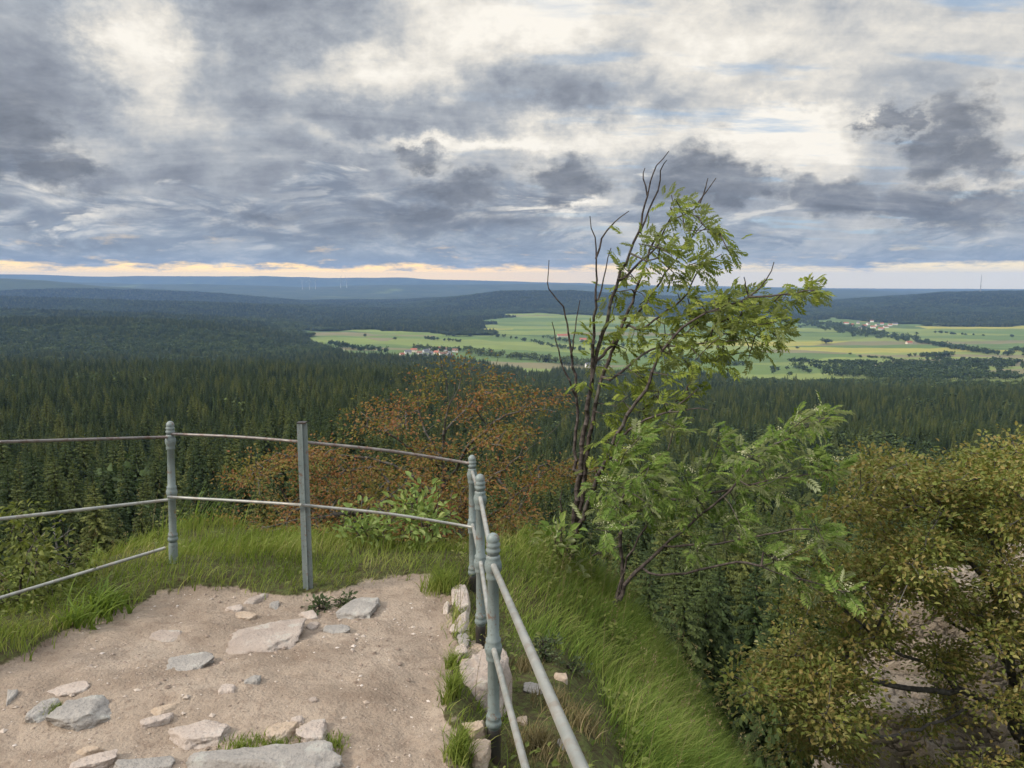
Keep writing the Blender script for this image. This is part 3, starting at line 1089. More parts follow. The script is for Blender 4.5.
def pinnate_leaves(c, d, up, length, pairs=5):
    """compound leaves: paired narrow leaflets and one at the tip"""
    X, Y, Z = frame_from(d, up)
    cs, ds, us, ln = [], [], [], []
    n = len(c)
    L = length[:, None]
    for k in range(pairs):
        t = .22 + .70 * k / (pairs - 1)
        p = c + X * L * t - Z * L * (.22 * t ** 2)
        for s in (-1, 1):
            dd = X * .55 + Y * s * .85 - Z * (.18 + .2 * rng.random((n, 1)))
            cs.append(p)
            ds.append(dd)
            us.append(Z + Y * s * .25 + rng.normal(0, .2, (n, 3)))
            ln.append(length * .46 * (1 - .35 * abs(t - .55)))
    cs.append(c + X * L * .95 - Z * L * .2)
    ds.append(X - Z * .5)
    us.append(Z)
    ln.append(length * .44)
    cs, ds, us, ln = map(np.concatenate, (cs, ds, us, ln))
    ln = ln * rng.uniform(.85, 1.15, len(ln))
    X2, Y2, Z2 = frame_from(ds, us)
    Lx, W = ln[:, None], (ln * .46)[:, None]
    V = np.stack([cs, cs + X2 * Lx * .45 + Y2 * W * .5 + Z2 * W * .15, cs + X2 * Lx * .45 - Y2 * W * .5 + Z2 * W * .15, cs + X2 * Lx - Z2 * Lx * .1], 1)
    o = (np.arange(len(cs)) * 4)[:, None, None]
    T = np.array([[0, 3, 1], [0, 2, 3]])
    # midrib strip
    w = .0016
    R = np.stack([c - Y * w, c + Y * w, c + X * L * .95 - Z * L * .2], 1)
    off = V.shape[0] * 4
    T2 = np.array([[0, 1, 2]])[None] + (np.arange(n) * 3)[:, None, None] + off
    return np.concatenate([V.reshape(-1, 3), R.reshape(-1, 3)]), np.concatenate([(T[None] + o).reshape(-1, 3), T2.reshape(-1, 3)])


def spray(pts, ids, par, per, radius, flat=.35, wind=(0, 0, 0), clump=1):
    """leaf base points and directions around the branch ends"""
    e = pts[ids]
    p = pts[np.maximum(par[ids], 0)]
    dirn = e - p
    dirn /= np.linalg.norm(dirn, axis=1)[:, None] + 1e-9
    k = rng.integers(max(1, int(per * .5)), int(per * 1.5) + 1, len(ids))
    rep = np.repeat(np.arange(len(ids)), k)
    off = rng.normal(0, 1, (len(rep), 3)) * radius * np.array([1, 1, flat])
    c = e[rep] + off - dirn[rep] * radius * .6 * rng.random((len(rep), 1))
    d = dirn[rep] * .6 + off / radius * .5 + np.asarray(wind) + rng.normal(0, .35, (len(rep), 3))
    return c, d


def plant(name, label, cat, stems, attr, mats, leaf, r_max, bf=.25, step=.1, wob=.012, group=None, leaf_part='crown', stem_part='trunk', sides=6, tip=.0022, expo=2.3, taper=None):
    base = np.asarray(stems[0][0], float)
    o = link(name, None, None, base)
    o.empty_display_size = .2
    tag(o, label, cat, group)
    pts, par, r, ids = grow(stems, attr, bf, step, wob, tip, expo, r_max, taper)
    link(stem_part, skel_mesh(stem_part, pts, par, r, M[mats[0]], base, sides), o)
    V, Ft = leaf(pts, par, ids)
    link(leaf_part, mesh_np(leaf_part, V - base, [Ft], False, M[mats[1]]), o)
    return o


def pix(lst, d, dd=0):
    return [P(a, b, d + (q[0] if q else 0)) for a, b, *q in lst]


UP = np.array([0, 0, 1.0])


def cluster_attr(cl, d, spread_px, n, ddepth):
    out = []
    for (a, b, *q) in cl:
        k = q[0] if q else n
        for _ in range(k):
            out.append(P(a + rng.normal(0, spread_px), b + rng.normal(0, spread_px * .7), d + rng.normal(0, ddepth)))
    return np.array(out)


UP_ = np.array([0, 0, 1.0])
weeds()
# ---- the wind-swept rowan at the corner
DR = 6.45
DR = 6.35
st = [
    pix([(571, 572), (572, 560), (574, 528), (578, 490), (581, 455), (585, 425), (590, 399), (594, 366), (608, 315), (621, 271), (638, 233), (647, 195), (652, 173), (669, 151)], DR),
    pix([(574, 528, .03), (582, 500, .08), (587, 455, .1), (592, 420, .1), (600, 385, .15), (610, 359, .18), (628, 310, .2), (650, 250, .22), (665, 226, .25), (694, 207, .25), (716, 178, .3)], DR),
    pix([(574, 540, -.03), (580, 525, -.08), (593, 492, -.14), (609, 452, -.2), (631, 409, -.25), (645, 391, -.25), (662, 350, -.28), (690, 322, -.3), (716, 309, -.3), (749, 297, -.3), (767, 278, -.3), (774, 262, -.3)], DR),
    pix([(592, 372), (594, 326, -.05), (596, 290, -.08), (596, 249, -.1), (590, 216, -.1)], DR),
    pix([(596, 258, -.1), (602, 240, -.1), (614, 222, -.1), (629, 211, -.12)], DR),
    pix([(598, 300, -.08), (606, 270, -.08), (611, 248, -.08)], DR),
    pix([(574, 470, .02), (577, 395, .1), (570, 344, .14), (563, 308, .15), (552, 294, .15), (547, 282, .15), (549, 260, .15)], DR),
    pix([(577, 400, .1), (565, 370, .12), (556, 340, .12), (552, 322, .12)], DR),
    pix([(571, 355, .12), (575, 330, .1), (580, 300, .1)], DR),
    pix([(640, 232, 0), (650, 210, .02), (658, 190, .02), (661, 170, .02), (667, 160, .02)], DR),
    pix([(647, 195), (643, 178), (645, 168)], DR),
    pix([(700, 203, .25), (704, 188, .25), (708, 178, .25)], DR),
    pix([(749, 297, -.3), (745, 285, -.3), (744, 277, -.3)], DR),
    pix([(609, 452, -.2), (636, 425, -.3), (667, 413, -.35), (690, 409, -.4), (708, 410, -.4)], DR),
    pix([(667, 413, -.35), (685, 400, -.35), (699, 388, -.35)], DR),
    pix([(563, 552), (561, 520), (562, 490)], DR - .1),
    pix([(594, 366, 0), (615, 340, .2), (640, 310, .25), (665, 275, .3), (690, 240, .3), (705, 222, .3)], DR),
    pix([(620, 280, .05), (640, 262, .1), (656, 246, .1), (675, 212, .1)], DR),
    pix([(749, 297, -.3), (770, 296, -.3), (793, 293, -.3), (814, 290, -.3)], DR),
    pix([(640, 330, .2), (680, 300, .3), (701, 268, .35), (722, 254, .35)], DR),
    pix([(610, 380, .1), (650, 350, 0), (690, 345, -.1), (740, 340, -.1)], DR),
]
cl = [(675, 209, 7), (674, 200), (709, 222, 6), (716, 228), (694, 231), (725, 253, 7), (701, 264, 6), (690, 262), (669, 257, 6), (661, 235), (625, 269, 6), (640, 242), (656, 246), (650, 262), (672, 278, 7), (632, 289), (687, 296, 6),
      (700, 300), (712, 300), (727, 293, 7), (745, 300, 6), (760, 297, 7), (778, 298), (793, 293, 7), (808, 291, 6), (817, 290, 5), (745, 311, 6), (731, 318, 7), (767, 318, 6), (755, 326), (716, 344, 7), (745, 340, 7), (730, 335, 7), (683, 333, 6),
      (658, 340, 6), (603, 339, 6), (618, 315), (636, 330, 6), (672, 356, 7), (643, 377, 6), (596, 359), (727, 360, 6), (745, 355, 5), (702, 350, 6), (690, 362, 6), (603, 388, 5), (658, 395, 5), (694, 391, 5), (622, 350, 5), (615, 300, 4),
      (704, 322, 7), (690, 318, 6), (780, 325, 4), (770, 340, 3), (665, 318, 6), (650, 300, 5), (710, 330, 7), (760, 310, 6), (720, 310, 6), (738, 328, 6), (664, 372, 5), (610, 410, 4), (625, 395, 4), (640, 412, 4), (655, 400, 5), (618, 430, 4), (600, 440, 4), (633, 440, 4), (650, 425, 4), (612, 460, 4), (670, 405, 4), (630, 372, 4), (598, 468, 3), (685, 398, 4)]
at = cluster_attr([(a, b, max(2, (q[0] if q else 4) // 2)) for a, b, *q in cl], DR, 5, 3, .22)


def rowan_leaves(pts, par, ids, per=6, wind=(.75, .1, .05), ln=(.075, .13)):
    c, d = spray(pts, ids, par, per, .040, .8, wind)
    d = d + rng.normal(0, .45, d.shape)
    return pinnate_leaves(c, d, UP + rng.normal(0, .45, (len(c), 3)), rng.uniform(*ln, len(c)))


plant('rowan_tree', 'tall thin wind-swept rowan leaning right at the platform corner', 'tree', st, at, ('rowan_bark', 'rowan_leaf'), rowan_leaves, .036, bf=.3, step=.07, wob=.006, tip=.0034, expo=2.7,
      taper=[.030, .023, .022, .016, .010, .008, .016, .010, .008, .009, .007, .007, .007, .012, .008, .014, .014, .012, .010, .010, .012])

# ---- second, lower rowan with pale blown leaves
D2 = DR - .45
st2 = [
    pix([(614, 604), (622, 592), (631, 578), (641, 567), (663, 546), (699, 517, -.1), (730, 490, -.15), (764, 452, -.2), (800, 431, -.25), (825, 418, -.25)], D2),
    pix([(616, 600), (620, 585, .05), (627, 557, .08), (645, 528, .1), (660, 490, .15), (668, 450, .2)], D2),
    pix([(622, 592, .05), (622, 560, .1), (620, 535, .1), (641, 510, .12), (685, 499, .1), (740, 486, .05), (790, 478, 0), (828, 470, 0)], D2),
    pix([(620, 535, .1), (626, 510, .15), (631, 503, .2), (645, 449, .25)], D2),
    pix([(641, 567), (656, 575, -.05), (674, 575, -.1), (710, 567, -.15), (735, 562, -.18), (760, 566, -.2), (800, 580, -.25), (850, 592, -.3)], D2),
    pix([(663, 546), (700, 545, -.1), (740, 540, -.15), (790, 530, -.2), (830, 530, -.2)], D2),
    pix([(592, 556), (606, 548), (620, 535, .1)], D2),
]
c5 = [(860, 90), (880, 95), (800, 115), (840, 105), (750, 140), (700, 180), (725, 165), (650, 190), (670, 200), (870, 240), (890, 245), (820, 230), (760, 250), (720, 270), (640, 270), (590, 270), (560, 220), (580, 155), (500, 270), (450, 270), (380, 330),
      (300, 180), (350, 150), (450, 125), (430, 110), (390, 230), (290, 240), (260, 320), (300, 330), (540, 340), (620, 330), (680, 300), (740, 330), (800, 360), (870, 410), (880, 440), (820, 470), (760, 500), (700, 480), (620, 440), (560, 440), (500, 460),
      (650, 400), (690, 430), (800, 540), (850, 560), (900, 570), (930, 580), (230, 360), (350, 250), (420, 300), (470, 350), (340, 270), (570, 380), (520, 300), (600, 380), (440, 400), (420, 350), (320, 300), (270, 280), (350, 380), (380, 270), (230, 420), (730, 500)]
at2 = cluster_attr([(512 + a / 2.782, 384 + b / 2.782) for a, b in c5], D2, 6, 2, .24)
low = plant('rowan_tree', 'low spreading rowan with pale wind-blown leaf undersides below the tall one', 'tree', st2, at2, ('rowan_bark', 'rowan_leaf_pale'),
      lambda p, q, i: rowan_leaves(p, q, i, 8, (.8, .1, .15), (.075, .13)), .022, bf=.3, step=.08, wob=.008, tip=.003, expo=2.6)

# cream flower heads on its upper twigs
k = rng.random(len(at2)) < .45
fc = np.repeat(at2[k] + np.array([.03, 0, .045]), 34, 0)
fc = fc + rng.normal(0, 1, fc.shape) * np.array([.024, .024, .012])
fd = rng.normal(0, 1, fc.shape)
Vf, Tf = simple_leaves(fc, fd, UP + rng.normal(0, .3, fc.shape), rng.uniform(.008, .014, len(fc)), rng.uniform(.008, .012, len(fc)))
M['blossom'] = leaf_mat('cream blossom', [(0, (.36, .38, .20)), (.6, (.52, .52, .34)), (1, (.66, .64, .48))], .3, None, .7, .4)
lb = np.array(low.location)
link('blossom', mesh_np('blossom', Vf - lb, [Tf], False, M['blossom']), low)


def poly_attr(poly, n, d0, d1, clumps=60, spread=16, keep=.75):
    """points in a screen outline, clumped; depth spread is real"""
    poly = np.asarray(poly, float)
    lo, hi = poly.min(0), poly.max(0)
    cc = []
    while len(cc) < clumps:
        q = rng.uniform(lo, hi)
        if inside(poly, q[0:1], q[1:2])[0]:
            cc.append((q[0], q[1], rng.uniform(d0, d1)))
    cc = np.array(cc)
    k = rng.integers(0, clumps, n)
    px = cc[k, 0] + rng.normal(0, spread, n)
    py = cc[k, 1] + rng.normal(0, spread * .55, n)
    dd = cc[k, 2] + rng.normal(0, (d1 - d0) * .12, n)
    return np.array([P(a, b, c) for a, b, c in zip(px, py, dd)])


def beech_leaves(per, rad_, ln):
    def f(pts, par, ids):
        c, d = spray(pts, ids, par, per, rad_, .35, (.25, 0, -.05))
        return simple_leaves(c, d, UP + rng.normal(0, .5, (len(c), 3)), rng.uniform(ln[0], ln[1], len(c)), rng.uniform(ln[0], ln[1], len(c)) * .58)
    return f


# ---- rust-coloured beech behind the railing
DB = 9.0
poly = [(245, 482), (268, 452), (310, 450), (345, 460), (385, 415), (420, 385), (450, 372), (475, 374), (505, 388), (545, 398), (572, 410), (585, 470), (575, 520), (540, 540), (480, 535), (400, 545), (330, 548), (260, 540), (210, 538), (228, 515), (285, 505), (300, 485)]
bb = P(443, 640, DB)
bb[2] = gz(bb[0], bb[1]) - .1
st3 = [
    [bb, P(442, 600, DB), P(443, 560, DB), P(444, 500, DB), P(443, 450, DB), P(450, 405, DB), P(458, 366, DB)],
    pix([(443, 545, 0), (420, 520, -.4), (380, 512, -.8), (330, 515, -1.0), (270, 525, -1.2), (215, 536, -1.3)], DB),
    pix([(443, 555, 0), (470, 530, -.3), (510, 500, -.6), (550, 470, -.8), (580, 452, -.9)], DB),
    pix([(444, 500, 0), (420, 480, .3), (380, 462, .5), (330, 455, .6), (270, 460, .6), (240, 470, .7)], DB),
    pix([(444, 490, 0), (460, 460, -.2), (475, 440, -.4), (495, 424, -.5), (506, 415, -.5)], DB),
    pix([(444, 520, 0), (480, 490, .4), (520, 455, .8), (555, 430, 1.0), (572, 412, 1.0)], DB),
    pix([(443, 460, 0), (425, 430, .3), (418, 400, .5), (416, 380, .5)], DB),
    pix([(446, 430, 0), (470, 405, .3), (486, 385, .4)], DB),
    pix([(444, 470, 0), (400, 440, -.4), (370, 428, -.6)], DB),
    pix([(452, 400), (462, 375), (466, 352)], DB), pix([(450, 405), (446, 380), (440, 356)], DB), pix([(486, 385, .4), (494, 370, .4), (498, 358, .4)], DB), pix([(416, 380, .5), (410, 366, .5)], DB),
    pix([(520, 455, .8), (530, 420, .8), (548, 384, .8)], DB), pix([(506, 415, -.5), (530, 409, -.5), (556, 412, -.5)], DB),
]
at3 = poly_attr(poly, 520, DB - 1.3, DB + 1.4, 80, 9)
at3 = np.vstack([at3, cluster_attr([(240, 478), (262, 468), (285, 460), (305, 455), (330, 452), (222, 522), (240, 530), (262, 532), (213, 536), (290, 525), (318, 475), (345, 470), (292, 500), (330, 510), (366, 425), (396, 402)], DB - .5, 9, 9, .4),
                 cluster_attr([(416, 378), (440, 366), (458, 360), (472, 366), (500, 378), (520, 388), (548, 396), (566, 404), (430, 385), (486, 375)], DB, 6, 3, .3)])
plant('beech_tree', 'rust-brown young beech spreading behind the railing, left of the rowan', 'tree', st3, at3, ('beech_bark', 'beech_rust'), beech_leaves(27, .125, (.028, .050)), .085, bf=.25, step=.14, wob=.012, tip=.003, expo=2.1)

# ---- golden beech at lower right
DG = 6.9
poly = [(1100, 425), (1040, 440), (1005, 458), (965, 470), (935, 482), (905, 468), (872, 464), (850, 480), (842, 505), (828, 545), (805, 590), (775, 625), (752, 655), (742, 690), (756, 730), (800, 775), (900, 800), (1150, 800), (1200, 500)]
gb = P(1035, 900, DG + .8)
gb[2] = gz(gb[0], gb[1]) - .1
st4 = [
    [gb, P(1028, 800, DG + .6), P(1016, 730, DG + .5), P(1014, 680, DG + .4), P(1005, 610, DG + .3), P(1000, 540, DG + .3), P(1010, 480, DG + .2)],
    pix([(1018, 725, .5), (985, 700, .3), (960, 690, .2), (935, 668, 0), (905, 655, -.2), (880, 640, -.3), (840, 600, -.4), (830, 560, -.4)], DG),
    pix([(1012, 670, .4), (980, 640, .6), (950, 620, .7), (925, 585, .8), (900, 540, .8), (880, 500, .9), (870, 470, .9)], DG),
    pix([(985, 700, .3), (940, 720, -.1), (890, 735, -.4), (850, 725, -.6), (800, 700, -.8), (755, 690, -.9)], DG),
    pix([(960, 690, .2), (920, 690, .1), (870, 680, 0), (820, 660, -.1), (790, 640, -.2)], DG),
    pix([(1005, 610, .3), (970, 560, .1), (945, 520, 0), (935, 490, 0)], DG),
    pix([(1014, 690, .4), (1050, 620, .2), (1080, 540, 0), (1090, 480, 0)], DG),
    pix([(1000, 560, .3), (985, 520, .5), (975, 480, .6)], DG),
    pix([(1020, 760, .5), (980, 770, 0), (920, 775, -.4), (860, 770, -.7), (810, 755, -.8)], DG),
]
at4 = poly_attr(poly, 1900, DG - 1.0, DG + 1.4, 170, 11)
# thinner foliage where the pale rock shows through
at4 = np.vstack([at4, cluster_attr([(1020, 446), (1000, 458), (975, 470), (950, 480), (1010, 480), (985, 500), (930, 482), (905, 470), (875, 466), (860, 480), (960, 510), (1020, 520), (895, 500), (850, 510)], DG + .3, 12, 11, .5)])
px_, py_ = project(at4[:, 0], at4[:, 1], at4[:, 2])
hole = np.zeros(len(at4), bool)
for hx, hy, ha, hb in ((930, 628, 38, 24), (900, 692, 42, 26), (958, 738, 36, 20), (985, 668, 26, 16), (965, 575, 26, 12)):
    hole |= ((px_ - hx) / ha) ** 2 + ((py_ - hy) / hb) ** 2 < 1
at4 = at4[~hole]
plant('beech_tree', 'large golden-olive beech filling the lower right corner over pale rock', 'tree', st4, at4, ('beech_bark', 'beech_gold'), beech_leaves(40, .115, (.034, .056)), .10, bf=.22, step=.12, wob=.012, tip=.003, expo=2.1)

# ---- pale rock outcrop behind the golden beech
mc, ntc, outc = mat_new('weathered crag granite')
NC = NT(ntc)
cc_ = NC.objco()
sc_v = NC.node('ShaderNodeMapping')
NC.put(sc_v.inputs[0], cc_)
sc_v.inputs['Scale'].default_value = (1, 1, 2.4)
crk = NC.voronoi(NC.vmath('ADD', sc_v.outputs[0], NC.noise(cc_, 2.0, 4, out=1)), 1.5, 'DISTANCE_TO_EDGE')
ccol = NC.mix(NC.maprange(NC.noise(cc_, 2.2, 7, .65), .35, .65), (.26, .21, .165), (.40, .345, .285))
ccol = NC.mix(NC.maprange(NC.noise(cc_, 9, 6, .7), .54, .68, 0, .7), ccol, (.20, .19, .155))
ccol = NC.mix(NC.maprange(crk, .0, .035, .85, 0), ccol, (.07, .06, .05))
NC.principled(outc, ccol, .92, NC.bump(NC.math('ADD', NC.math('MULTIPLY', NC.maprange(crk, 0, .12), .6), NC.noise(cc_, 7, 9, .7)), .9, .12), .2)
M['crag'] = mc
for k, (px, py, d, sx, sy, szz, seed, lab) in enumerate([
        (935, 670, 10.2, 2.3, 1.8, 2.9, 101, 'tall pale granite crag seen through the golden beech leaves'),
        (1040, 640, 10.4, 1.9, 1.8, 2.6, 102, 'pale granite crag at the right picture edge behind the beech trunk'),
        (880, 760, 9.2, 2.0, 1.6, 2.0, 103, 'lower pale boulder at the foot of the tall crag')]):
    p = P(px, py, d)
    me = rock_mesh('rock_outcrop', seed, (sx, sy, szz), M['crag'], 1.0, 14)
    g0 = gz(p[0], p[1])
    o = link('rock_outcrop', me, None, p)
    o.rotation_euler = (0, .1, rad(20 * k))
    tag(o, lab, 'rock', 'pale crags behind the golden beech')
    # footing so that the crag stands on the slope
    if p[2] - szz / 2 > g0:
        low = rock_mesh('footing', seed + 10, (sx * 1.25, sy * 1.25, p[2] - g0 + .4), M['crag'], 1., 10, sub=4)
        f = link('footing', low, o)
        f.location = (0, .15, -(p[2] - g0) / 2 - .3)


# ---- bushes
def bush(name, label, px, py, d, w, hgt, n, mats, leafn, lnr, cat='bush', wind=(.3, 0, 0), r=.06, pin=False, ground=True, nst=5):
    b = P(px, py, d)
    if ground:
        b[2] = gz(b[0], b[1]) - .03
    stems = []
    for k in range(nst):
        a = rng.uniform(0, 6.28)
        tip = b + np.array([math.cos(a) * w * .3, math.sin(a) * w * .3, hgt * rng.uniform(.55, .95)])
        mid = b + (tip - b) * .5 + np.array([0, 0, hgt * .08])
        stems.append([b + rng.normal(0, .01, 3), mid, tip])
    q = rng.normal(0, 1, (n, 3))
    q /= np.linalg.norm(q, axis=1)[:, None]
    q *= rng.random((n, 1)) ** .45
    at = b + q * np.array([w / 2, w / 2, hgt * .48]) + np.array([0, 0, hgt * .55])

    def lf(pts, par, ids):
        c, dd = spray(pts, ids, par, leafn, r, .6, wind)
        u = UP + rng.normal(0, .6, (len(c), 3))
        if pin:
            return pinnate_leaves(c, dd, u, rng.uniform(*lnr, len(c)), 3)
        l = rng.uniform(*lnr, len(c))
        return simple_leaves(c, dd, u, l, l * .5)
    return plant(name, label, cat, stems, at, mats, lf, .012, step=.09, leaf_part='foliage', stem_part='stems', sides=5)


bush('leafy_bush', 'grey-green leafy bush at the left picture edge below the lower rail', 12, 640, 4.9, .9, .75, 110, ('rowan_bark', 'bush_leaf'), 14, (.03, .06))
bush('leafy_bush', 'olive bush rising between rails at the left picture edge', -8, 612, 5.4, .7, .55, 100, ('rowan_bark', 'bush_leaf'), 14, (.03, .06))
bush('leafy_bush', 'pale grass-green bush below the left railing post', 70, 618, 5.3, .6, .26, 60, ('rowan_bark', 'bush_leaf'), 14, (.025, .05))
bush('elder_shrub', 'pale green leafy elder shoots right of the square post', 425, 545, 6.0, .42, .55, 34, ('rowan_bark', 'pale_leaf'), 9, (.05, .09), 'shrub', (.2, 0, .3))
bush('elder_shrub', 'low pale elder shoots beside the square post, left of the taller ones', 372, 545, 6.0, .5, .36, 30, ('rowan_bark', 'pale_leaf'), 8, (.05, .08), 'shrub', (.2, 0, .3))
bush('elder_shrub', 'bright leafy shoots at the foot of the tall rowan', 560, 545, 6.0, .30, .42, 22, ('rowan_bark', 'rowan_leaf_pale'), 8, (.06, .10), 'shrub', (.2, 0, .3))
bush('herb_plant', 'small grey-green herb on the bank right of the nearest post', 546, 640, 4.3, .16, .16, 22, ('rowan_bark', 'herb_leaf'), 8, (.02, .035), 'plant', (0, 0, .2), .02)
bush('herb_plant', 'tiny green herb on bare soil beside the railing', 574, 650, 4.3, .12, .10, 14, ('rowan_bark', 'herb_leaf'), 8, (.02, .03), 'plant', (0, 0, .2), .02)
bush('herb_plant', 'dark weed at the foot of the square post', 318, 590, 4.75, .18, .10, 18, ('rowan_bark', 'herb_leaf'), 8, (.02, .04), 'plant', (0, 0, .2), .02)
bush('herb_plant', 'dark weed right of the square post beside the bank', 345, 588, 4.8, .16, .09, 16, ('rowan_bark', 'herb_leaf'), 8, (.02, .04), 'plant', (0, 0, .2), .02)
bush('leafy_bush', 'brown-green thicket behind the low rowan', 690, 560, 9.5, 2.2, 2.2, 190, ('beech_bark', 'beech_gold'), 14, (.04, .07))
bush('leafy_bush', 'dark green thicket left of the golden beech', 745, 640, 8.6, 1.8, 1.3, 160, ('beech_bark', 'bush_leaf'), 14, (.04, .07))

# ------------------------------------------------------------------ iron railing
def post_profile():
    return [(.0001, 0), (.027, 0), (.027, .145), (.034, .15), (.036, .16), (.034, .17), (.029, .176), (.033, .184), (.034, .192), (.030, .20), (.0265, .21),
            (.0255, .43), (.0315, .436), (.033, .445), (.0315, .454), (.034, .462), (.038, .475), (.039, .487), (.037, .50), (.032, .51), (.034, .518), (.033, .527), (.0265, .535),
            (.0245, .775), (.030, .78), (.0315, .79), (.029, .80), (.033, .812), (.037, .826), (.0375, .838), (.035, .852), (.030, .862), (.0315, .868), (.030, .876), (.0235, .882)]


rail_root = link('iron_railing', None, None, (P(302, 595, 5.05)[0], P(302, 595, 5.05)[1], -.2))
tag(rail_root, 'weathered grey-green iron railing with round rails around the platform', 'railing')
RO = np.array(rail_root.location)


def ornate_post(top, tilt=(0, 0), H=.97, foot='post_foot'):
    """top: world position of the knob top"""
    b = np.array([top[0] - H * math.sin(tilt[1]), top[1], top[2] - H])
    sc_ = 1.0
    V, Q, caps = lathe([(a * .93, b) for a, b in post_profile()], 18)
    o = link('post', mesh_np('post', V, [Q] + [np.array(c) for c in caps], True, M['paint']), rail_root, b - RO)
    o.rotation_euler = (tilt[0], tilt[1], 0)
    V, Q, caps = lathe([(.0001, .88), (.0235, .88), (.0245, .89), (.029, .894), (.0295, .902), (.0255, .908), (.0255, .913), (.0285, .918), (.0285, .926), (.0245, .932), (.0245, .936), (.0265, .942), (.0245, .953), (.018, .963), (.009, .969), (.0001, .97)], 18)
    link('finial', mesh_np('finial', V, [Q], True, M['paint']), o)
    V, Q, caps = lathe([(.0285, -.28), (.0315, -.27), (.0315, .12), (.0285, .135), (.0272, .138)], 18)
    link('foot', mesh_np('foot', V * [.93, .93, 1], [Q], True, M[foot]), o)
    return o, b


tops = {'left': P(170, 421, 5.10), 'corner': P(472, 455, 5.10), 'mid': P(480, 474, 4.03), 'near': P(493, 533, 3.06)}
ornate_post(tops['left'], (0, rad(2.0)), foot='paint')
ornate_post(tops['corner'])
ornate_post(tops['mid'])
ornate_post(tops['near'])
# neighbours just outside the picture
nt_ = np.array([.18, .42, 1.23 + .13])
far_left = P(-205, 420, 3.35)
ornate_post(nt_)
ornate_post(far_left)
# plain square post
sp_top = P(302, 423, 4.86)
mbp = MB()
hw = .024
H = sp_top[2] - gz(sp_top[0], sp_top[1]) + .25
mbp.box((0, 0, -H / 2), (.013, .046, H))
mbp.box((-.0195, 0, -H / 2 - .002), (.0255, .0085, H - .004))
mbp.box((.0195, 0, -H / 2 - .002), (.0255, .0085, H - .004))
sq = link('post', mbp.mesh('post', M['paint'], False), rail_root, sp_top - RO)
sq['label'] = 'plain square iron post with a dark top'
capm = MB().box((0, 0, .003), (.054, .050, .009))
link('top_plate', capm.mesh('top_plate', M['post_foot'], False), sq)


def rail(pts, mat='rail', r=.0125, n=10):
    V, Q, caps = tube(resample(pts, .12), r * .9, n)
    link('rail', mesh_np('rail', V - RO, [Q] + caps, True, M[mat]), rail_root)


# front arc (top and middle)
def off(p, dz):
    return p + np.array([0, 0, dz])


L, C, Mi, Ne = tops['left'], tops['corner'], tops['mid'], tops['near']
TR, MR, LR = -.132, -.483, -.81
xL = math.sin(rad(2.0)) * 1.0
Lm = L + np.array([0, 0, 0])
rail([P(171, 434, 5.1), P(240, 437, 4.98), P(302, 442, 4.885)], 'rail_rust', .0105)
rail([P(302, 442, 4.885), P(390, 451, 4.99), P(470, 463.5, 5.10)], 'rail_rust', .0115)
rail([P(168, 497, 5.1), P(240, 501, 4.98), P(302, 505, 4.885)], 'rail', .0105)
rail([P(302, 505, 4.885), P(390, 514, 4.99), P(471, 527, 5.10)], 'rail', .0105)
# left run
rail([P(169, 437, 5.1), P(0, 442, 4.25), P(-205, 449, 3.35)], 'rail_rust', .0105)
rail([P(167, 500, 5.1), P(0, 519, 4.25), P(-205, 542, 3.35)], 'rail', .0115)
rail([P(165, 548, 5.1), P(0, 598, 4.25), P(-205, 660, 3.35)], 'rail', .0115)
# right run
rail([off(C, TR + .02), off(Mi, TR + .01)], 'rail')
rail([off(Mi, TR + .01), off(Ne, TR + .01)], 'rail', .0125)
rail([off(Ne, TR), off(nt_, TR)], 'rail', .0135)
rail([off(C, MR + .01), off(Mi, MR + .01)], 'rail')
rail([off(Mi, MR + .01), off(Ne, MR + .01)], 'rail')
rail([off(Ne, MR), off(nt_, MR)], 'rail', .0125)


# ------------------------------------------------------------------ conifers
def spruce_crown(H, seed, young=False, dens=1.0):
    rg = np.random.default_rng(seed)
    V, T = [], []
    nl = int((38 if not young else 27) * dens)
    top = H
    low = H * (.10 if not young else .04)
    vs = []
    tri = []
    n = 0
    for k in range(nl):
        f = k / (nl - 1)
        z = low + (top - low) * (f ** .92)
        rel = (top - z) / (top - low)
        Lb = H * (.155 if not young else .20) * (rel ** .78) + H * .012
        nb = int(6 + 5 * rel)
        a0 = rg.uniform(0, 6.28)
        for b in range(nb):
            a = a0 + b / nb * 6.283 + rg.normal(0, .18)
            L = Lb * rg.uniform(.65, 1.18)
            d = np.array([math.cos(a), math.sin(a), 0])
            s = np.array([-math.sin(a), math.cos(a), 0])
            zz = z + rg.normal(0, H * .010)
            rise = (.55 - .85 * rel) if not young else (.75 - .7 * rel)
            # three sprays along the branch, drooping
            ts = (.02, .16, .30, .44, .58, .72, .86)
            for t0 in ts:
                p0 = d * L * t0 + np.array([0, 0, zz + L * (rise * t0 - .35 * t0 * t0)])
                t1 = min(1.04, t0 + .24)
                p1 = d * L * t1 + np.array([0, 0, zz + L * (rise * t1 - .35 * t1 * t1) - L * .05])
                w = L * (.17 if t0 < .6 else .12) * rg.uniform(.7, 1.3)
                dr = -L * rg.uniform(.10, .24)
                m = (p0 + p1) / 2
                vs += [p0, m + s * w + [0, 0, dr], p1, m - s * w + [0, 0, dr], m + [0, 0, dr * 1.7]]
                tri += [[n, n + 1, n + 2], [n, n + 2, n + 3], [n, n + 4, n + 2]]
                n += 5
    # leader
    for a in (0, 2.1, 4.2):
        vs += [[0, 0, top + H * .03], [math.cos(a) * H * .008, math.sin(a) * H * .008, top - H * .05], [math.cos(a + 2.1) * H * .008, math.sin(a + 2.1) * H * .008, top - H * .05]]
        tri += [[n, n + 1, n + 2]]
        n += 3
    return np.array(vs), np.array(tri)


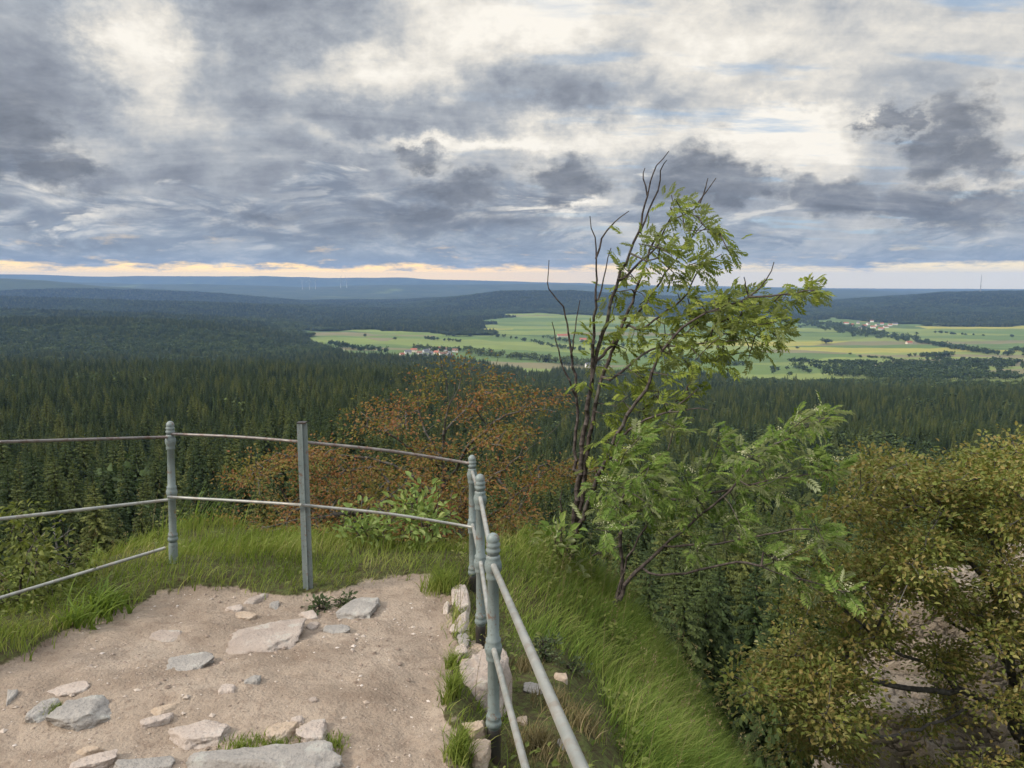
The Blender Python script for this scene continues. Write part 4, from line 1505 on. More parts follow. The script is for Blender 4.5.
def trunk_mesh(H, r, mat):
    V, Q, c = tube([[0, 0, -.6], [0, 0, H * .3], [0, 0, H * .7], [0, 0, H * .99]], [r, r * .8, r * .4, r * .06], 7)
    return mesh_np('trunk', V, [Q] + c, True, mat)


PROTO = []   # (crown mesh, trunk mesh, height, young)
for k in range(5):
    v, t = spruce_crown(20, 200 + k)
    PROTO.append((mesh_np('crown', v, [t], False, M['spruce']), trunk_mesh(20, .22, M['conifer_bark']), 20, False))
for k in range(4):
    v, t = spruce_crown(9, 300 + k, True)
    PROTO.append((mesh_np('crown', v, [t], False, M['young']), trunk_mesh(9, .12, M['conifer_bark']), 9, True))


def broad_crown(seed, W=8, H=11, n=420, ls=1.0):
    rg = np.random.default_rng(seed)
    cc = rg.normal(0, 1, (14, 3))
    cc /= np.linalg.norm(cc, axis=1)[:, None]
    cc *= rg.random((14, 1)) ** .4 * .75
    k = rg.integers(0, 14, n)
    p = cc[k] + rg.normal(0, .2, (n, 3))
    p = p * np.array([W / 2, W / 2, H * .36]) + np.array([0, 0, H * .58])
    d = rg.normal(0, 1, (n, 3))
    l = rg.uniform(.7, 1.4, n) * ls
    return simple_leaves(p, d, UP + rg.normal(0, .8, (n, 3)), l, l * .8)


BPROTO = []
for k in range(3):
    v, t = broad_crown(400 + k)
    BPROTO.append((mesh_np('crown', v, [t], False, M['far_leaf']), trunk_mesh(9, .22, M['conifer_bark']), 11, False))

# positions of every forest tree, nearest first
def jitter_grid(r0, r1, sp, half=40, jit=.42):
    ext = r1
    X, Y = np.meshgrid(np.arange(-ext * math.sin(rad(half)) - sp, ext * math.sin(rad(half)) + sp, sp), np.arange(r0 * math.cos(rad(half)) - sp, ext + sp, sp))
    X = X + rng.uniform(-jit, jit, X.shape) * sp
    Y = Y + rng.uniform(-jit, jit, Y.shape) * sp
    X, Y = X.ravel(), Y.ravel()
    r = np.hypot(X, Y)
    az = np.abs(np.arctan2(X, Y))
    k = (r >= r0) & (r < r1) & (az < rad(half))
    return X[k], Y[k]


zones = [(17, 34, 3.1), (34, 66, 3.5), (72, 150, 4.9), (150, 600, 5.5), (600, 1500, 7.8), (1500, 3000, 11.5), (3000, 6000, 19), (6000, 8800, 27)]
xs, ys, sps = [], [], []
for r0, r1, sp in zones:
    x, y = jitter_grid(r0, r1, sp)
    xs.append(x)
    ys.append(y)
    sps.append(np.full(len(x), sp))
tx, ty, tsp = map(np.concatenate, (xs, ys, sps))
tz = ground_z(tx, ty)
fmk = field_mask(tx, ty, tz)
dens = fbm(np.stack([tx, ty, 0 * tx], -1), 1 / 45., 15, 3)
r_all = np.hypot(tx, ty)
keep = (fmk < .5) & ((dens > .36) | (r_all > 900) | (r_all < 66))
# keep the slope right under the platform clear of trees, as in the photograph
pxx, pyy = project(tx, ty, tz)
keep &= ~((r_all < 26) & (pxx > 560) & (pxx < 1100))
tx, ty, tz, tsp, r_all, pxx = (a[keep] for a in (tx, ty, tz, tsp, r_all, pxx))
n_t = len(tx)
young = (r_all < 67) & (pxx < 620)
hgt = np.where(young, rng.uniform(4.0, 7.5, n_t), (rng.uniform(11.5, 19, n_t) + np.where(rng.random(n_t) < .1, 3.5, 0)) * np.interp(r_all, [300, 1200], [.92, 1.12]) * (.62 + .72 * fbm(np.stack([tx, ty, 0 * tx], -1), 1 / 60., 25, 3)))
# trees close by and to the right stay low enough not to block the view
sl = (CAMZ - tz - hgt)
min_sl = np.where(pxx < 620, np.interp(r_all, [17, 40, 60, 72, 110, 160], [slope_of(600), slope_of(535), slope_of(488), slope_of(446), slope_of(414), slope_of(396)]),
                  np.interp(r_all, [17, 30, 60, 110, 160], [slope_of(560), slope_of(530), slope_of(497), slope_of(468), slope_of(440)]))
lim = CAMZ - min_sl * ty - tz
hgt = np.where(r_all < 160, np.minimum(hgt, lim * rng.uniform(.82, 1.0, n_t)), hgt)
ok = hgt > 2.5
# drop trees nothing shows of: running horizon per azimuth
az_b = ((np.arctan2(tx, ty) + 1) / .006).astype(int)
order = np.argsort(r_all)
elev = (tz + hgt - CAMZ) / r_all
gel = (tz + hgt * .45 - CAMZ) / r_all
hor = np.full(700, -9.0)
visible = np.zeros(n_t, bool)
for i in order:
    b = az_b[i]
    if elev[i] > hor[b] - .0003:
        visible[i] = True
    if r_all[i] > 200 and gel[i] > hor[b]:
        hor[b] = gel[i]
ok &= visible
tx, ty, tz, tsp, r_all, young, hgt, pxx = (a[ok] for a in (tx, ty, tz, tsp, r_all, young, hgt, pxx))
order = np.argsort(r_all)
order = order[(r_all[order] > 0)]
infov = (pxx > -70) & (pxx < 1094)
sel = [i for i in order if infov[i]][:300]
selset = set(sel)

SPL = {True: ('spruce_tree', 'bright green young spruce in the nearest plantation below the railing', 'young spruces below the railing'),
       False: ('spruce_tree', 'dark mature spruce in the first rows of the forest behind the young plantation', 'mature spruces in the nearest forest rows')}
first = {}
for i in sel:
    yg = bool(young[i])
    k = rng.integers(5, 9) if yg else rng.integers(0, 5)
    cm, tm, h0, _ = PROTO[k]
    s = hgt[i] / h0
    if k not in first:
        o = link('spruce_tree', None, None)
        c = link('crown', cm, o)
        t = link('trunk', tm, o)
        first[k] = (o, c, t)
    else:
        o0, c0, t0 = first[k]
        o = o0.copy()
        COL.objects.link(o)
        c = c0.copy()
        c.parent = o
        COL.objects.link(c)
        t = t0.copy()
        t.parent = o
        COL.objects.link(t)
    wd = s * rng.uniform(.85, 1.4)
    if not yg and hgt[i] < 13:
        wd = s * rng.uniform(1.15, 1.5)
    o.location = (tx[i], ty[i], tz[i])
    o.scale = (wd, wd, s)
    o.rotation_euler = (0, 0, rng.uniform(0, 6.28))
    tag(o, SPL[yg][1], 'tree', SPL[yg][2])

# dead snag on the left
sb, sd = P(57, 560, 30), 30
g0 = gz(sb[0], sb[1])
topz = P(57, 515, 30)[2]
stt = [[np.array([sb[0], sb[1], g0 - .2]), np.array([sb[0] + .1, sb[1], (g0 + topz) / 2]), np.array([sb[0], sb[1], topz])]]
sat = []
for k in range(60):
    z = rng.uniform(g0 + (topz - g0) * .35, topz - .2)
    a = rng.uniform(0, 6.28)
    l = rng.uniform(.2, .8)
    sat.append([sb[0] + math.cos(a) * l, sb[1] + math.sin(a) * l, z + rng.normal(0, .15)])
pts, par, r, ids = grow(stt, sat, .3, .12, .02, .010, 2.4, .11)
o = link('dead_tree', None, None, stt[0][0])
tag(o, 'bare grey dead tree standing among young spruces left of the left post', 'tree')
link('trunk', skel_mesh('trunk', pts, par, r, M['dead_wood'], stt[0][0], 5), o)

# the rest of the forest: one object, instanced on points
rest = np.array([i for i in range(len(tx)) if i not in selset])
print('forest points', len(rest), 'individual', len(sel))
pm = bpy.data.meshes.new('spruce_forest')
pm.vertices.add(len(rest))
pm.vertices.foreach_set('co', np.stack([tx[rest], ty[rest], tz[rest]], -1).astype(np.float32).ravel())
kind = np.where(young[rest], rng.integers(5, 9, len(rest)), rng.integers(0, 5, len(rest)))
bl = fbm(np.stack([tx[rest], ty[rest], 0 * tx[rest]], -1), 1 / 150., 35, 3)
bl2 = fbm(np.stack([tx[rest], ty[rest], 0 * tx[rest]], -1), 1 / 520., 36, 3)
isb = (~young[rest]) & (rng.random(len(rest)) < sstep(.54, .68, bl) * .6 + .03 + .75 * sstep(.50, .62, bl2) * (r_all[rest] > 1300))
kind = np.where(isb, rng.integers(9, 12, len(rest)), kind)
h0 = np.array([p[2] for p in PROTO + BPROTO])[kind]
sz = hgt[rest] / h0 * np.where(isb, .9, 1)
wid = sz * rng.uniform(.75, 1.45, len(rest)) * np.interp(tsp[rest], [5, 8, 12, 19, 27], [1, 1.05, 1.5, 2.2, 3.0])
sz = sz * np.where(isb, .85, 1) * np.interp(r_all[rest], [2000, 8000], [1, .85])
for nm, ty_, dat in (('kind', 'INT', kind), ('turn', 'FLOAT', rng.uniform(0, 6.28, len(rest)))):
    a = pm.attributes.new(nm, ty_, 'POINT')
    a.data.foreach_set('value', np.asarray(dat, np.int32 if ty_ == 'INT' else np.float32))
a = pm.attributes.new('size', 'FLOAT_VECTOR', 'POINT')
a.data.foreach_set('vector', np.stack([wid, wid, sz], -1).astype(np.float32).ravel())
forest = link('spruce_forest', pm)
tag(forest, 'endless dark spruce forest covering the slopes and ridges below the summit', 'forest', kind='stuff')

# field trees: lone trees, hedgerow trees and copses (things)
def field_tree(px, py, h, w, label, group=None, name='field_tree'):
    p, d = ground_hit(px, py, 900)
    cm, tm, h0, _ = BPROTO[rng.integers(0, 3)]
    o = link(name, None, None, p)
    link('crown', cm, o)
    link('trunk', tm, o)
    o.scale = (w / 8, w / 8, h / h0)
    o.rotation_euler = (0, 0, rng.uniform(0, 6.28))
    tag(o, label, 'tree', group)
    return o


first_b = [None] * 3
fb = [field_tree(826, 344, 22, 46, 'round dark copse tree standing alone on the green field right of the rowan'),
      field_tree(797, 349, 10, 14, 'small tree in open field left of and below the round copse'),
      field_tree(941, 333, 13, 16, 'small lone tree on the upper right field near the village'),
      field_tree(1012, 338, 16, 20, 'lone tree on the upper field at the right picture edge'),
      field_tree(850, 355, 8, 12, 'tiny tree beside the long hedge in the middle right field'),
      field_tree(365, 337, 13, 16, 'lone tree on the left meadow beyond the forest edge'),
      field_tree(395, 340, 12, 15, 'lone tree on the left meadow above the nearer village')]


def hedge(name, pts, n, h, w, label, thick=0):
    """a line or patch of small trees with one name; foliage clumps with trunks"""
    wp = [ground_hit(a, b, 900)[0] for a, b in pts]
    wp = np.array(wp)
    seg = np.linalg.norm(np.diff(wp, axis=0), axis=1)
    cum = np.concatenate([[0], np.cumsum(seg)])
    V, T, nn = [], [], 0
    Vt = MB()
    for _ in range(n):
        t = rng.uniform(0, cum[-1])
        q = np.array([np.interp(t, cum, wp[:, c]) for c in range(3)])
        q[:2] += rng.normal(0, thick + 2, 2)
        q[2] = gz(q[0], q[1])
        hh, ww = h * 1.15 * rng.uniform(.6, 1.3), w * 1.1 * rng.uniform(.7, 1.3)
        v, f = broad_crown(int(rng.integers(1e6)), ww, hh, 60, ww * .22)
        V.append(v + q - wp[0])
        T.append(f + nn)
        nn += len(v)
        Vt.tube([q - wp[0] - [0, 0, .5], q - wp[0] + [0, 0, hh * .5]], .3, 5)
    o = link(name, None, None, wp[0])
    tag(o, label, 'hedgerow' if name == 'hedgerow' else 'woodland', 'hedgerows and copses in the valley')
    link('foliage', mesh_np('foliage', np.concatenate(V), [np.concatenate(T)], False, M['far_leaf']), o)
    link('trunks', Vt.mesh('trunks', M['conifer_bark']), o)


hedge('hedgerow', [(540, 338), (570, 343), (610, 346), (650, 348)], 40, 13, 13, 'tree-lined hedge crossing behind the rowan stems at mid valley')
hedge('hedgerow', [(490, 336), (530, 342), (570, 350), (610, 352)], 46, 13, 13, 'hedge of trees running down behind the bare left twigs of the rowan')
hedge('woodland', [(470, 355), (500, 357), (535, 360), (575, 365), (600, 368)], 130, 16, 15, 'dark wooded strip right of the nearer village behind the bare twigs', 22)
hedge('woodland', [(415, 349), (440, 352), (470, 351)], 45, 13, 13, 'garden trees behind the nearer village houses', 14)
hedge('hedgerow', [(330, 345), (350, 349), (385, 353)], 50, 14, 14, 'dark hedge across the left meadow next to the forest edge', 5)
hedge('hedgerow', [(425, 339), (445, 341), (460, 342)], 22, 10, 11, 'short tree row above the nearer village', 3)
hedge('woodland', [(806, 323), (835, 328), (865, 334), (895, 339)], 260, 15, 17, 'long dark wood running down from the far village at right', 55)
hedge('woodland', [(895, 339), (930, 344), (960, 350), (990, 354), (1030, 357)], 120, 14, 15, 'tree belt continuing right of the long dark wood', 14)
hedge('woodland', [(920, 357), (940, 357), (948, 356)], 46, 12, 13, 'small dark copse at the middle of the right field', 10)
hedge('hedgerow', [(790, 361), (815, 363), (845, 364), (872, 365)], 60, 9, 11, 'thin hedge of separate trees across the right field below the copse tree', 3)
hedge('hedgerow', [(858, 357), (880, 358), (893, 359)], 24, 5, 8, 'low hedge line right of the round copse tree', 1)
hedge('woodland', [(820, 372), (860, 370), (900, 368), (940, 367), (990, 365), (1040, 367)], 420, 13, 14, 'broad dark woodland across the nearer right fields', 62)
hedge('woodland', [(860, 376), (900, 377), (940, 378), (985, 377), (1000, 378)], 300, 14, 14, 'tall wood at the forest edge in the nearer right field', 40)
hedge('hedgerow', [(935, 333), (950, 334), (985, 336)], 22, 8, 11, 'broken row of trees on the upper right field', 3)
hedge('woodland', [(1015, 352), (1040, 352)], 40, 15, 15, 'wood patch cut by the right picture edge', 18)
hedge('woodland', [(640, 356), (690, 362), (740, 366)], 100, 12, 13, 'wooded strip seen between the rowan leaves at mid valley', 14)

# geometry nodes for the forest
ng = bpy.data.node_groups.new('forest scatter', 'GeometryNodeTree')
ng.interface.new_socket('Geometry', in_out='INPUT', socket_type='NodeSocketGeometry')
ng.interface.new_socket('Geometry', in_out='OUTPUT', socket_type='NodeSocketGeometry')
gi, go = ng.nodes.new('NodeGroupInput'), ng.nodes.new('NodeGroupOutput')
src = []
for k in range(9):
    if k in first:
        src.append(first[k][1:])
    else:
        src.append(first[0][1:] if k < 5 else first[max(q for q in first)][1:])
bsrc = {}
for o in fb:
    for c in o.children:
        if c.name.startswith('crown'):
            bsrc[c.data.name] = c
for (cm, tm, _, _) in BPROTO:
    src.append((bsrc.get(cm.name, list(bsrc.values())[0]),))
ginst = ng.nodes.new('GeometryNodeJoinGeometry')
chain = []
for tup in src:
    j = ng.nodes.new('GeometryNodeJoinGeometry')
    for ob in tup:
        oi = ng.nodes.new('GeometryNodeObjectInfo')
        oi.transform_space = 'ORIGINAL'
        oi.inputs['Object'].default_value = ob
        oi.inputs['As Instance'].default_value = False
        ng.links.new(oi.outputs['Geometry'], j.inputs[0])
    g2 = ng.nodes.new('GeometryNodeGeometryToInstance')
    ng.links.new(j.outputs[0], g2.inputs[0])
    chain.append(g2.outputs[0])
for c in reversed(chain):
    ng.links.new(c, ginst.inputs[0])
iop = ng.nodes.new('GeometryNodeInstanceOnPoints')


def named(nm, t):
    n = ng.nodes.new('GeometryNodeInputNamedAttribute')
    n.data_type = t
    n.inputs['Name'].default_value = nm
    return n.outputs[0]


ng.links.new(gi.outputs[0], iop.inputs['Points'])
ng.links.new(ginst.outputs[0], iop.inputs['Instance'])
iop.inputs['Pick Instance'].default_value = True
ng.links.new(named('kind', 'INT'), iop.inputs['Instance Index'])
cx = ng.nodes.new('ShaderNodeCombineXYZ')
ng.links.new(named('turn', 'FLOAT'), cx.inputs[2])
ng.links.new(cx.outputs[0], iop.inputs['Rotation'])
ng.links.new(named('size', 'FLOAT_VECTOR'), iop.inputs['Scale'])
ng.links.new(iop.outputs[0], go.inputs[0])
forest.modifiers.new('scatter', 'NODES').node_group = ng

# ------------------------------------------------------------------ villages, turbines, mast
def flat_mat(name, c, rough=.8, var=.15):
    m, nt, out = mat_new(name)
    N = NT(nt)
    n = N.noise(N.objco(), .8, 4)
    N.principled(out, N.mix(N.maprange(n, .3, .7), tuple(q * (1 - var) for q in c), tuple(min(1, q * (1 + var)) for q in c)), rough)
    return m


M['wall'] = [flat_mat('white render', (.72, .70, .66)), flat_mat('cream render', (.62, .55, .44)), flat_mat('grey render', (.45, .45, .45))]
M['roof'] = [flat_mat('red tile', (.30, .11, .07)), flat_mat('slate', (.12, .12, .135)), flat_mat('brown tile', (.20, .11, .08))]
M['window'] = flat_mat('dark glazing', (.04, .05, .06), .2)


def house(px, py, L, W, h, rot, wi, ri, label, group):
    p, d = ground_hit(px, py, 900)
    o = link('house', None, None, p)
    o.rotation_euler = (0, 0, rot)
    tag(o, label, 'house', group)
    mb = MB().box((0, 0, h / 2 - .5), (L, W, h + 1))
    V = [[-L / 2, -W / 2, h], [-L / 2, W / 2, h], [-L / 2, 0, h + W * .42], [L / 2, -W / 2, h], [L / 2, W / 2, h], [L / 2, 0, h + W * .42]]
    mb.add(V, [[0, 2, 1]], [[3, 4, 5]])
    link('wall', mb.mesh('wall', M['wall'][wi], False), o)
    e, t = .5, .25
    rm = MB()
    for s in (-1, 1):
        a = np.array([[-L / 2 - e, s * (W / 2 + e), h - e * .84], [L / 2 + e, s * (W / 2 + e), h - e * .84], [L / 2 + e, 0, h + W * .42], [-L / 2 - e, 0, h + W * .42]]) + [0, 0, .03]
        b = a + [0, 0, t]
        rm.add(np.concatenate([a, b]), [[0, 1, 2, 3], [7, 6, 5, 4], [0, 4, 5, 1], [1, 5, 6, 2], [2, 6, 7, 3], [3, 7, 4, 0]])
    rf = link('roof', rm.mesh('roof', M['roof'][ri], False), o)
    link('chimney', MB().box((L * .2, W * .12, h + W * .42 + .2), (.8, .8, 2.0)).mesh('chimney', M['roof'][2], False), rf)
    for s in (-1, 1):
        for k in range(3):
            link('window', MB().box(((k - 1) * L * .3, s * (W / 2 + .03), h * .55), (1.3, .1, 1.4)).mesh('window', M['window'], False), o)
    return o


hv = [(408, 354), (414, 352), (420, 355), (426, 353), (431, 356), (437, 354), (443, 356), (449, 355), (430, 350), (440, 350), (446, 351), (424, 358), (436, 359), (402, 357), (455, 352)]
for k, (a, b) in enumerate(hv):
    house(a, b, rng.uniform(11, 20), rng.uniform(9, 12), rng.uniform(4.5, 7), rng.uniform(-.8, .8), [0, 1, 0, 2][k % 4], [1, 0, 2, 1][k % 4], 'pale gabled house in the nearer village above the rust beech', 'houses of the nearer village')
hb = house(450, 362, 15, 12, 15, .5, 0, 1, 'tall white house at the right end of the nearer village', 'houses of the nearer village')
hv = [(852, 326), (858, 324), (864, 327), (868, 325), (873, 328), (877, 326), (882, 325), (886, 328), (890, 326), (860, 329), (881, 330), (872, 322), (846, 324), (895, 325)]
for k, (a, b) in enumerate(hv):
    house(a, b, rng.uniform(14, 26), rng.uniform(10, 14), rng.uniform(5, 8), rng.uniform(-.8, .8), [0, 1, 2, 0][k % 4], [0, 1, 0, 2][k % 4], 'small house with dark roof in the far village below the right wooded hill', 'houses of the far village')
house(563, 337, 46, 15, 6, .1, 1, 0, 'long red-roofed farm barn left of the rowan stems in the upper field', 'barns in the valley fields')
house(583, 341, 26, 14, 6, -.1, 2, 0, 'shorter red-roofed barn just right of the long farm barn', 'barns in the valley fields')
house(589, 368, 18, 12, 8, .3, 0, 1, 'white house among trees at the near field edge by the rowan stems', 'barns in the valley fields')
house(909, 344, 22, 12, 6, .2, 1, 0, 'lone red-roofed farmhouse right of the long dark wood', 'barns in the valley fields')

M['turbine'] = flat_mat('turbine grey', (.36, .37, .39), .5, .03)
for k, (px, py) in enumerate([(304, 291), (311, 290), (317, 291), (342, 291), (348, 290)]):
    d = 11600.
    x, y = (px - 512) / F * d, d
    z = gz(x, y)
    o = link('wind_turbine', None, None, (x, y, z))
    tag(o, ['leftmost wind turbine on the hazy ridge', 'second wind turbine from the left on the hazy ridge', 'middle wind turbine of five on the hazy ridge', 'fourth wind turbine from the left, across the gap, on the hazy ridge', 'rightmost wind turbine on the hazy ridge'][k], 'wind turbine', 'wind turbines on the far ridge')
    V, Q, c = tube([[0, 0, -5], [0, 0, 60], [0, 0, 130]], [4.5, 3.4, 2.4], 10)
    link('tower', mesh_np('tower', V, [Q] + c, True, M['turbine']), o)
    link('nacelle', MB().box((0, 2, 132), (6, 14, 6)).mesh('nacelle', M['turbine'], False), o)
    ph = rng.uniform(0, 2)
    for b in range(3):
        a = ph + b * 2.094
        V, Q, c = tube([[0, -6, 132], [math.cos(a) * 25, -6, 132 + math.sin(a) * 25], [math.cos(a) * 58, -6.5, 132 + math.sin(a) * 58]], [1.6, 2.4, .5], 6)
        link('blade', mesh_np('blade', V, [Q] + c, True, M['turbine']), o)
M['mast'] = flat_mat('mast grey', (.25, .25, .27), .6, .05)
d = 7100.
x, y = (977 - 512) / F * d, d
z = gz(x, y)
o = link('radio_mast', None, None, (x, y, z))
tag(o, 'slender radio mast on the wooded hill at the right', 'mast')
V, Q, c = tube([[0, 0, -5], [0, 0, 90], [0, 0, 165]], [4, 2.6, 1.2], 8)
link('tower', mesh_np('tower', V, [Q] + c, True, M['mast']), o)
V, Q, c = lathe([(.1, 60), (6, 60), (6, 66), (.1, 66)], 10)
link('antenna_platform', mesh_np('antenna_platform', V, [Q], True, M['mast']), o)

# ------------------------------------------------------------------ haze
m, nt, out = mat_new('evening haze')
N = NT(nt)
pv = N.node('ShaderNodeVolumePrincipled')
pv.inputs['Color'].default_value = (.34, .56, 1.0, 1)
pv.inputs['Density'].default_value = 4.4e-5
pv.inputs['Anisotropy'].default_value = 0.0
nt.links.new(pv.outputs[0], out.inputs['Volume'])
hz = MB().box((0, 0, (-330 + 190) / 2), (42000, 42000, 520))
allz = V
o = link('haze', hz.mesh('haze', m, False))
tag(o, 'thin bluish evening haze over the valley', 'haze', kind='stuff')

#SKYSTART
# ------------------------------------------------------------------ sky, sun
SUN_EL, SUN_AZ = 36, -112      # azimuth measured from the view direction, to the left
w = bpy.data.worlds.new('World')
sc.world = w
w.cycles.sampling_method = 'MANUAL'
w.cycles.sample_map_resolution = 256
w.use_nodes = True
nt = w.node_tree
nt.nodes.clear()
N = NT(nt)
wo = N.node('ShaderNodeOutputWorld')
bg = N.node('ShaderNodeBackground')
sky = N.node('ShaderNodeTexSky', sky_type='NISHITA')
sky.sun_disc = False
sky.sun_elevation = rad(SUN_EL)
sky.sun_rotation = rad(SUN_AZ)
sky.altitude = 800
D = N.node('ShaderNodeTexCoord').outputs['Generated']
sep = N.node('ShaderNodeSeparateXYZ')
N.put(sep.inputs[0], D)
dx, dy, dz = sep.outputs
az = N.math('MULTIPLY', N.math('ARCTAN2', dx, dy), 57.2958)
el = N.math('MULTIPLY', N.math('ARCSINE', dz), 57.2958)
# cloud sheet seen in perspective
h = N.math('ADD', N.math('MAXIMUM', dz, 0), .11)
cu = N.node('ShaderNodeCombineXYZ')
N.put(cu.inputs[0], N.math('DIVIDE', dx, h))
N.put(cu.inputs[1], N.math('DIVIDE', dy, h))
sheet = cu.outputs[0]
ca = N.node('ShaderNodeCombineXYZ')
N.put(ca.inputs[0], az)
N.put(ca.inputs[1], N.math('MULTIPLY', el, 1.45))
ang = ca.outputs[0]


def px_az(px, py):
    d = P(px, py, 1.0) - np.array([0, 0, CAMZ])
    d /= np.linalg.norm(d)
    return math.degrees(math.atan2(d[0], d[1])), math.degrees(math.asin(d[2]))


mp = N.node('ShaderNodeMapping')
N.put(mp.inputs[0], sheet)
mp.inputs['Rotation'].default_value = (0, 0, rad(-20))
mp.inputs['Scale'].default_value = (.55, 1.25, 1)
n_streak = N.noise(mp.outputs[0], 1.5, 7, .64, .5)
n_sheet = N.noise(sheet, .6, 5, .58, .3)
n_puff = N.noise(ang, .11, 8, .62, .35)
n_fine = N.noise(ang, .42, 6, .62, .2)
warp = N.noise(ang, .20, 6, .64, out=1)
sw = N.node('ShaderNodeSeparateColor')
N.put(sw.inputs[0], warp)
waz = N.math('ADD', az, N.math('MULTIPLY', N.math('SUBTRACT', sw.outputs[0], .5), 11.0))
wel = N.math('ADD', el, N.math('MULTIPLY', N.math('SUBTRACT', sw.outputs[1], .5), 6.0))

# placed cloud masses: (px, py, half-width px, half-height px, weight, edge sharpness)
BL_ = [
    # broad tones of the overcast
    (60, 90, 150, 70, -.20, 1), (150, 60, 45, 65, .36, 1.5), (105, 35, 35, 30, .18, 1), (215, 130, 60, 30, .10, 1), (290, 18, 90, 32, -.26, 1.2), (360, 70, 80, 24, .22, 1), (450, 30, 60, 45, .22, 1),
    (250, 150, 170, 40, -.10, 1), (520, 100, 120, 24, -.20, 1.2), (590, 70, 60, 40, -.14, 1), (650, 30, 120, 30, .20, 1), (760, 60, 100, 30, .12, 1), (430, 140, 90, 9, .30, 1.2), (620, 125, 140, 20, .26, 1), (800, 128, 70, 20, .30, 1),
    (780, 165, 60, 12, .28, 1), (1010, 40, 60, 60, .14, 1), (340, 195, 150, 26, -.10, 1), (230, 235, 140, 22, -.12, 1), (60, 205, 70, 8, .22, 1), (25, 228, 45, 7, .30, 1), (110, 238, 60, 7, .16, 1), (90, 150, 40, 18, .22, 1),
    (560, 205, 50, 8, .34, 1), (640, 232, 120, 12, .14, 1), (980, 185, 60, 8, .26, 1), (900, 220, 120, 14, .08, 1), (700, 140, 260, 16, .14, 1), (420, 165, 60, 10, .12, 1), (860, 30, 90, 30, .14, 1), (545, 20, 60, 24, .18, 1), (330, 110, 130, 14, -.12, 1),
    # separate dark cumulus below it
    (18, 140, 44, 45, -.30, 3), (60, 172, 60, 18, -.30, 2.5), (-60, 150, 80, 60, -.28, 2), (425, 155, 30, 13, -.30, 3), (565, 178, 44, 22, -.38, 3), (450, 190, 55, 18, -.30, 2.5), (690, 178, 44, 28, -.38, 3), (735, 190, 50, 20, -.38, 3), (832, 192, 46, 26, -.38, 3),
    (950, 132, 40, 42, -.38, 3), (888, 124, 18, 16, -.34, 3), (985, 150, 30, 24, -.26, 2), (945, 205, 90, 24, -.30, 2.5), (430, 225, 60, 18, -.28, 2.5), (500, 222, 60, 14, -.2, 2), (270, 215, 60, 16, -.18, 2.5), (330, 232, 70, 14, -.16, 2.5), (80, 246, 70, 8, -.2, 2),
]
wc = N.node('ShaderNodeCombineXYZ')
N.put(wc.inputs[0], waz)
N.put(wc.inputs[1], wel)
tot = cum = None
for (bx, by, hw, hh, wt, pw) in BL_:
    a0, e0 = px_az(bx, by)
    k = 1 / (F * math.pi / 180) * math.cos(rad(a0))
    sa, se = hw * k, hh * k
    ma = N.node('ShaderNodeVectorMath', operation='MULTIPLY_ADD')
    N.put(ma.inputs[0], wc.outputs[0])
    ma.inputs[1].default_value = (1 / sa, 1 / se, 0)
    ma.inputs[2].default_value = (-a0 / sa, -e0 / se, 0)
    ln = N.node('ShaderNodeVectorMath', operation='LENGTH')
    N.put(ln.inputs[0], ma.outputs[0])
    if pw < 2:
        g = N.maprange(ln.outputs['Value'], 0, 1.75, wt, 0, True)
        tot = g if tot is None else N.math('ADD', tot, g)
    else:
        g = N.math('MULTIPLY', N.math('SUBTRACT', 1.15, ln.outputs['Value']), min(1.0, abs(wt) / .36))
        cum = g if cum is None else N.math('MAXIMUM', cum, g)
# high streaky sheet
v = N.math('ADD', .605, N.math('MULTIPLY', tot, 1.12))
v = N.math('ADD', v, N.math('MULTIPLY', N.math('SUBTRACT', n_streak, .5), .58))
v = N.math('ADD', v, N.math('MULTIPLY', N.math('SUBTRACT', n_puff, .5), .75))
v = N.math('ADD', v, N.math('MULTIPLY', N.math('SUBTRACT', n_sheet, .5), .45))
v = N.math('ADD', v, N.math('MULTIPLY', N.math('SUBTRACT', n_fine, .5), .46))
v = N.math('ADD', v, N.maprange(el, 3, 14, -.02, .06))
# relief of the lower cumulus: lit crowns, dark bases
mr = N.node('ShaderNodeMapping')
N.put(mr.inputs[0], ang)
mr.inputs['Scale'].default_value = (.62, 1.5, 1)
mr2 = N.node('ShaderNodeMapping')
N.put(mr2.inputs[0], ang)
mr2.inputs['Scale'].default_value = (.62, 1.5, 1)
mr2.inputs['Location'].default_value = (-.25, 1.15, 0)
nb0 = N.noise(mr.outputs[0], .21, 7, .60, .5)
nb1 = N.noise(mr2.outputs[0], .21, 5, .60, .5)
rel = N.math('SUBTRACT', nb0, nb1)
cloud = N.ramp(v, [(0.0, (.125, .14, .175)), (.20, (.18, .20, .24)), (.40, (.28, .305, .35)), (.56, (.39, .415, .45)), (.70, (.55, .55, .54)), (.86, (.76, .725, .66)), (1.0, (.92, .875, .79))])
# gaps to the blue sky
gap = N.maprange(N.noise(mp.outputs[0], 2.1, 5, .6), .53, .66, 0, .6, True)
gap = N.math('MULTIPLY', gap, N.maprange(az, -8, 14, .12, 1.0))
gap = N.math('MULTIPLY', gap, N.maprange(v, .42, .6))
skyc = N.mix(1.0, sky.outputs[0], (.115, .115, .115, 1), 'MULTIPLY')
bluegap = N.mix(.4, (.24, .42, .64), skyc)
cloud = N.mix(gap, cloud, bluegap)
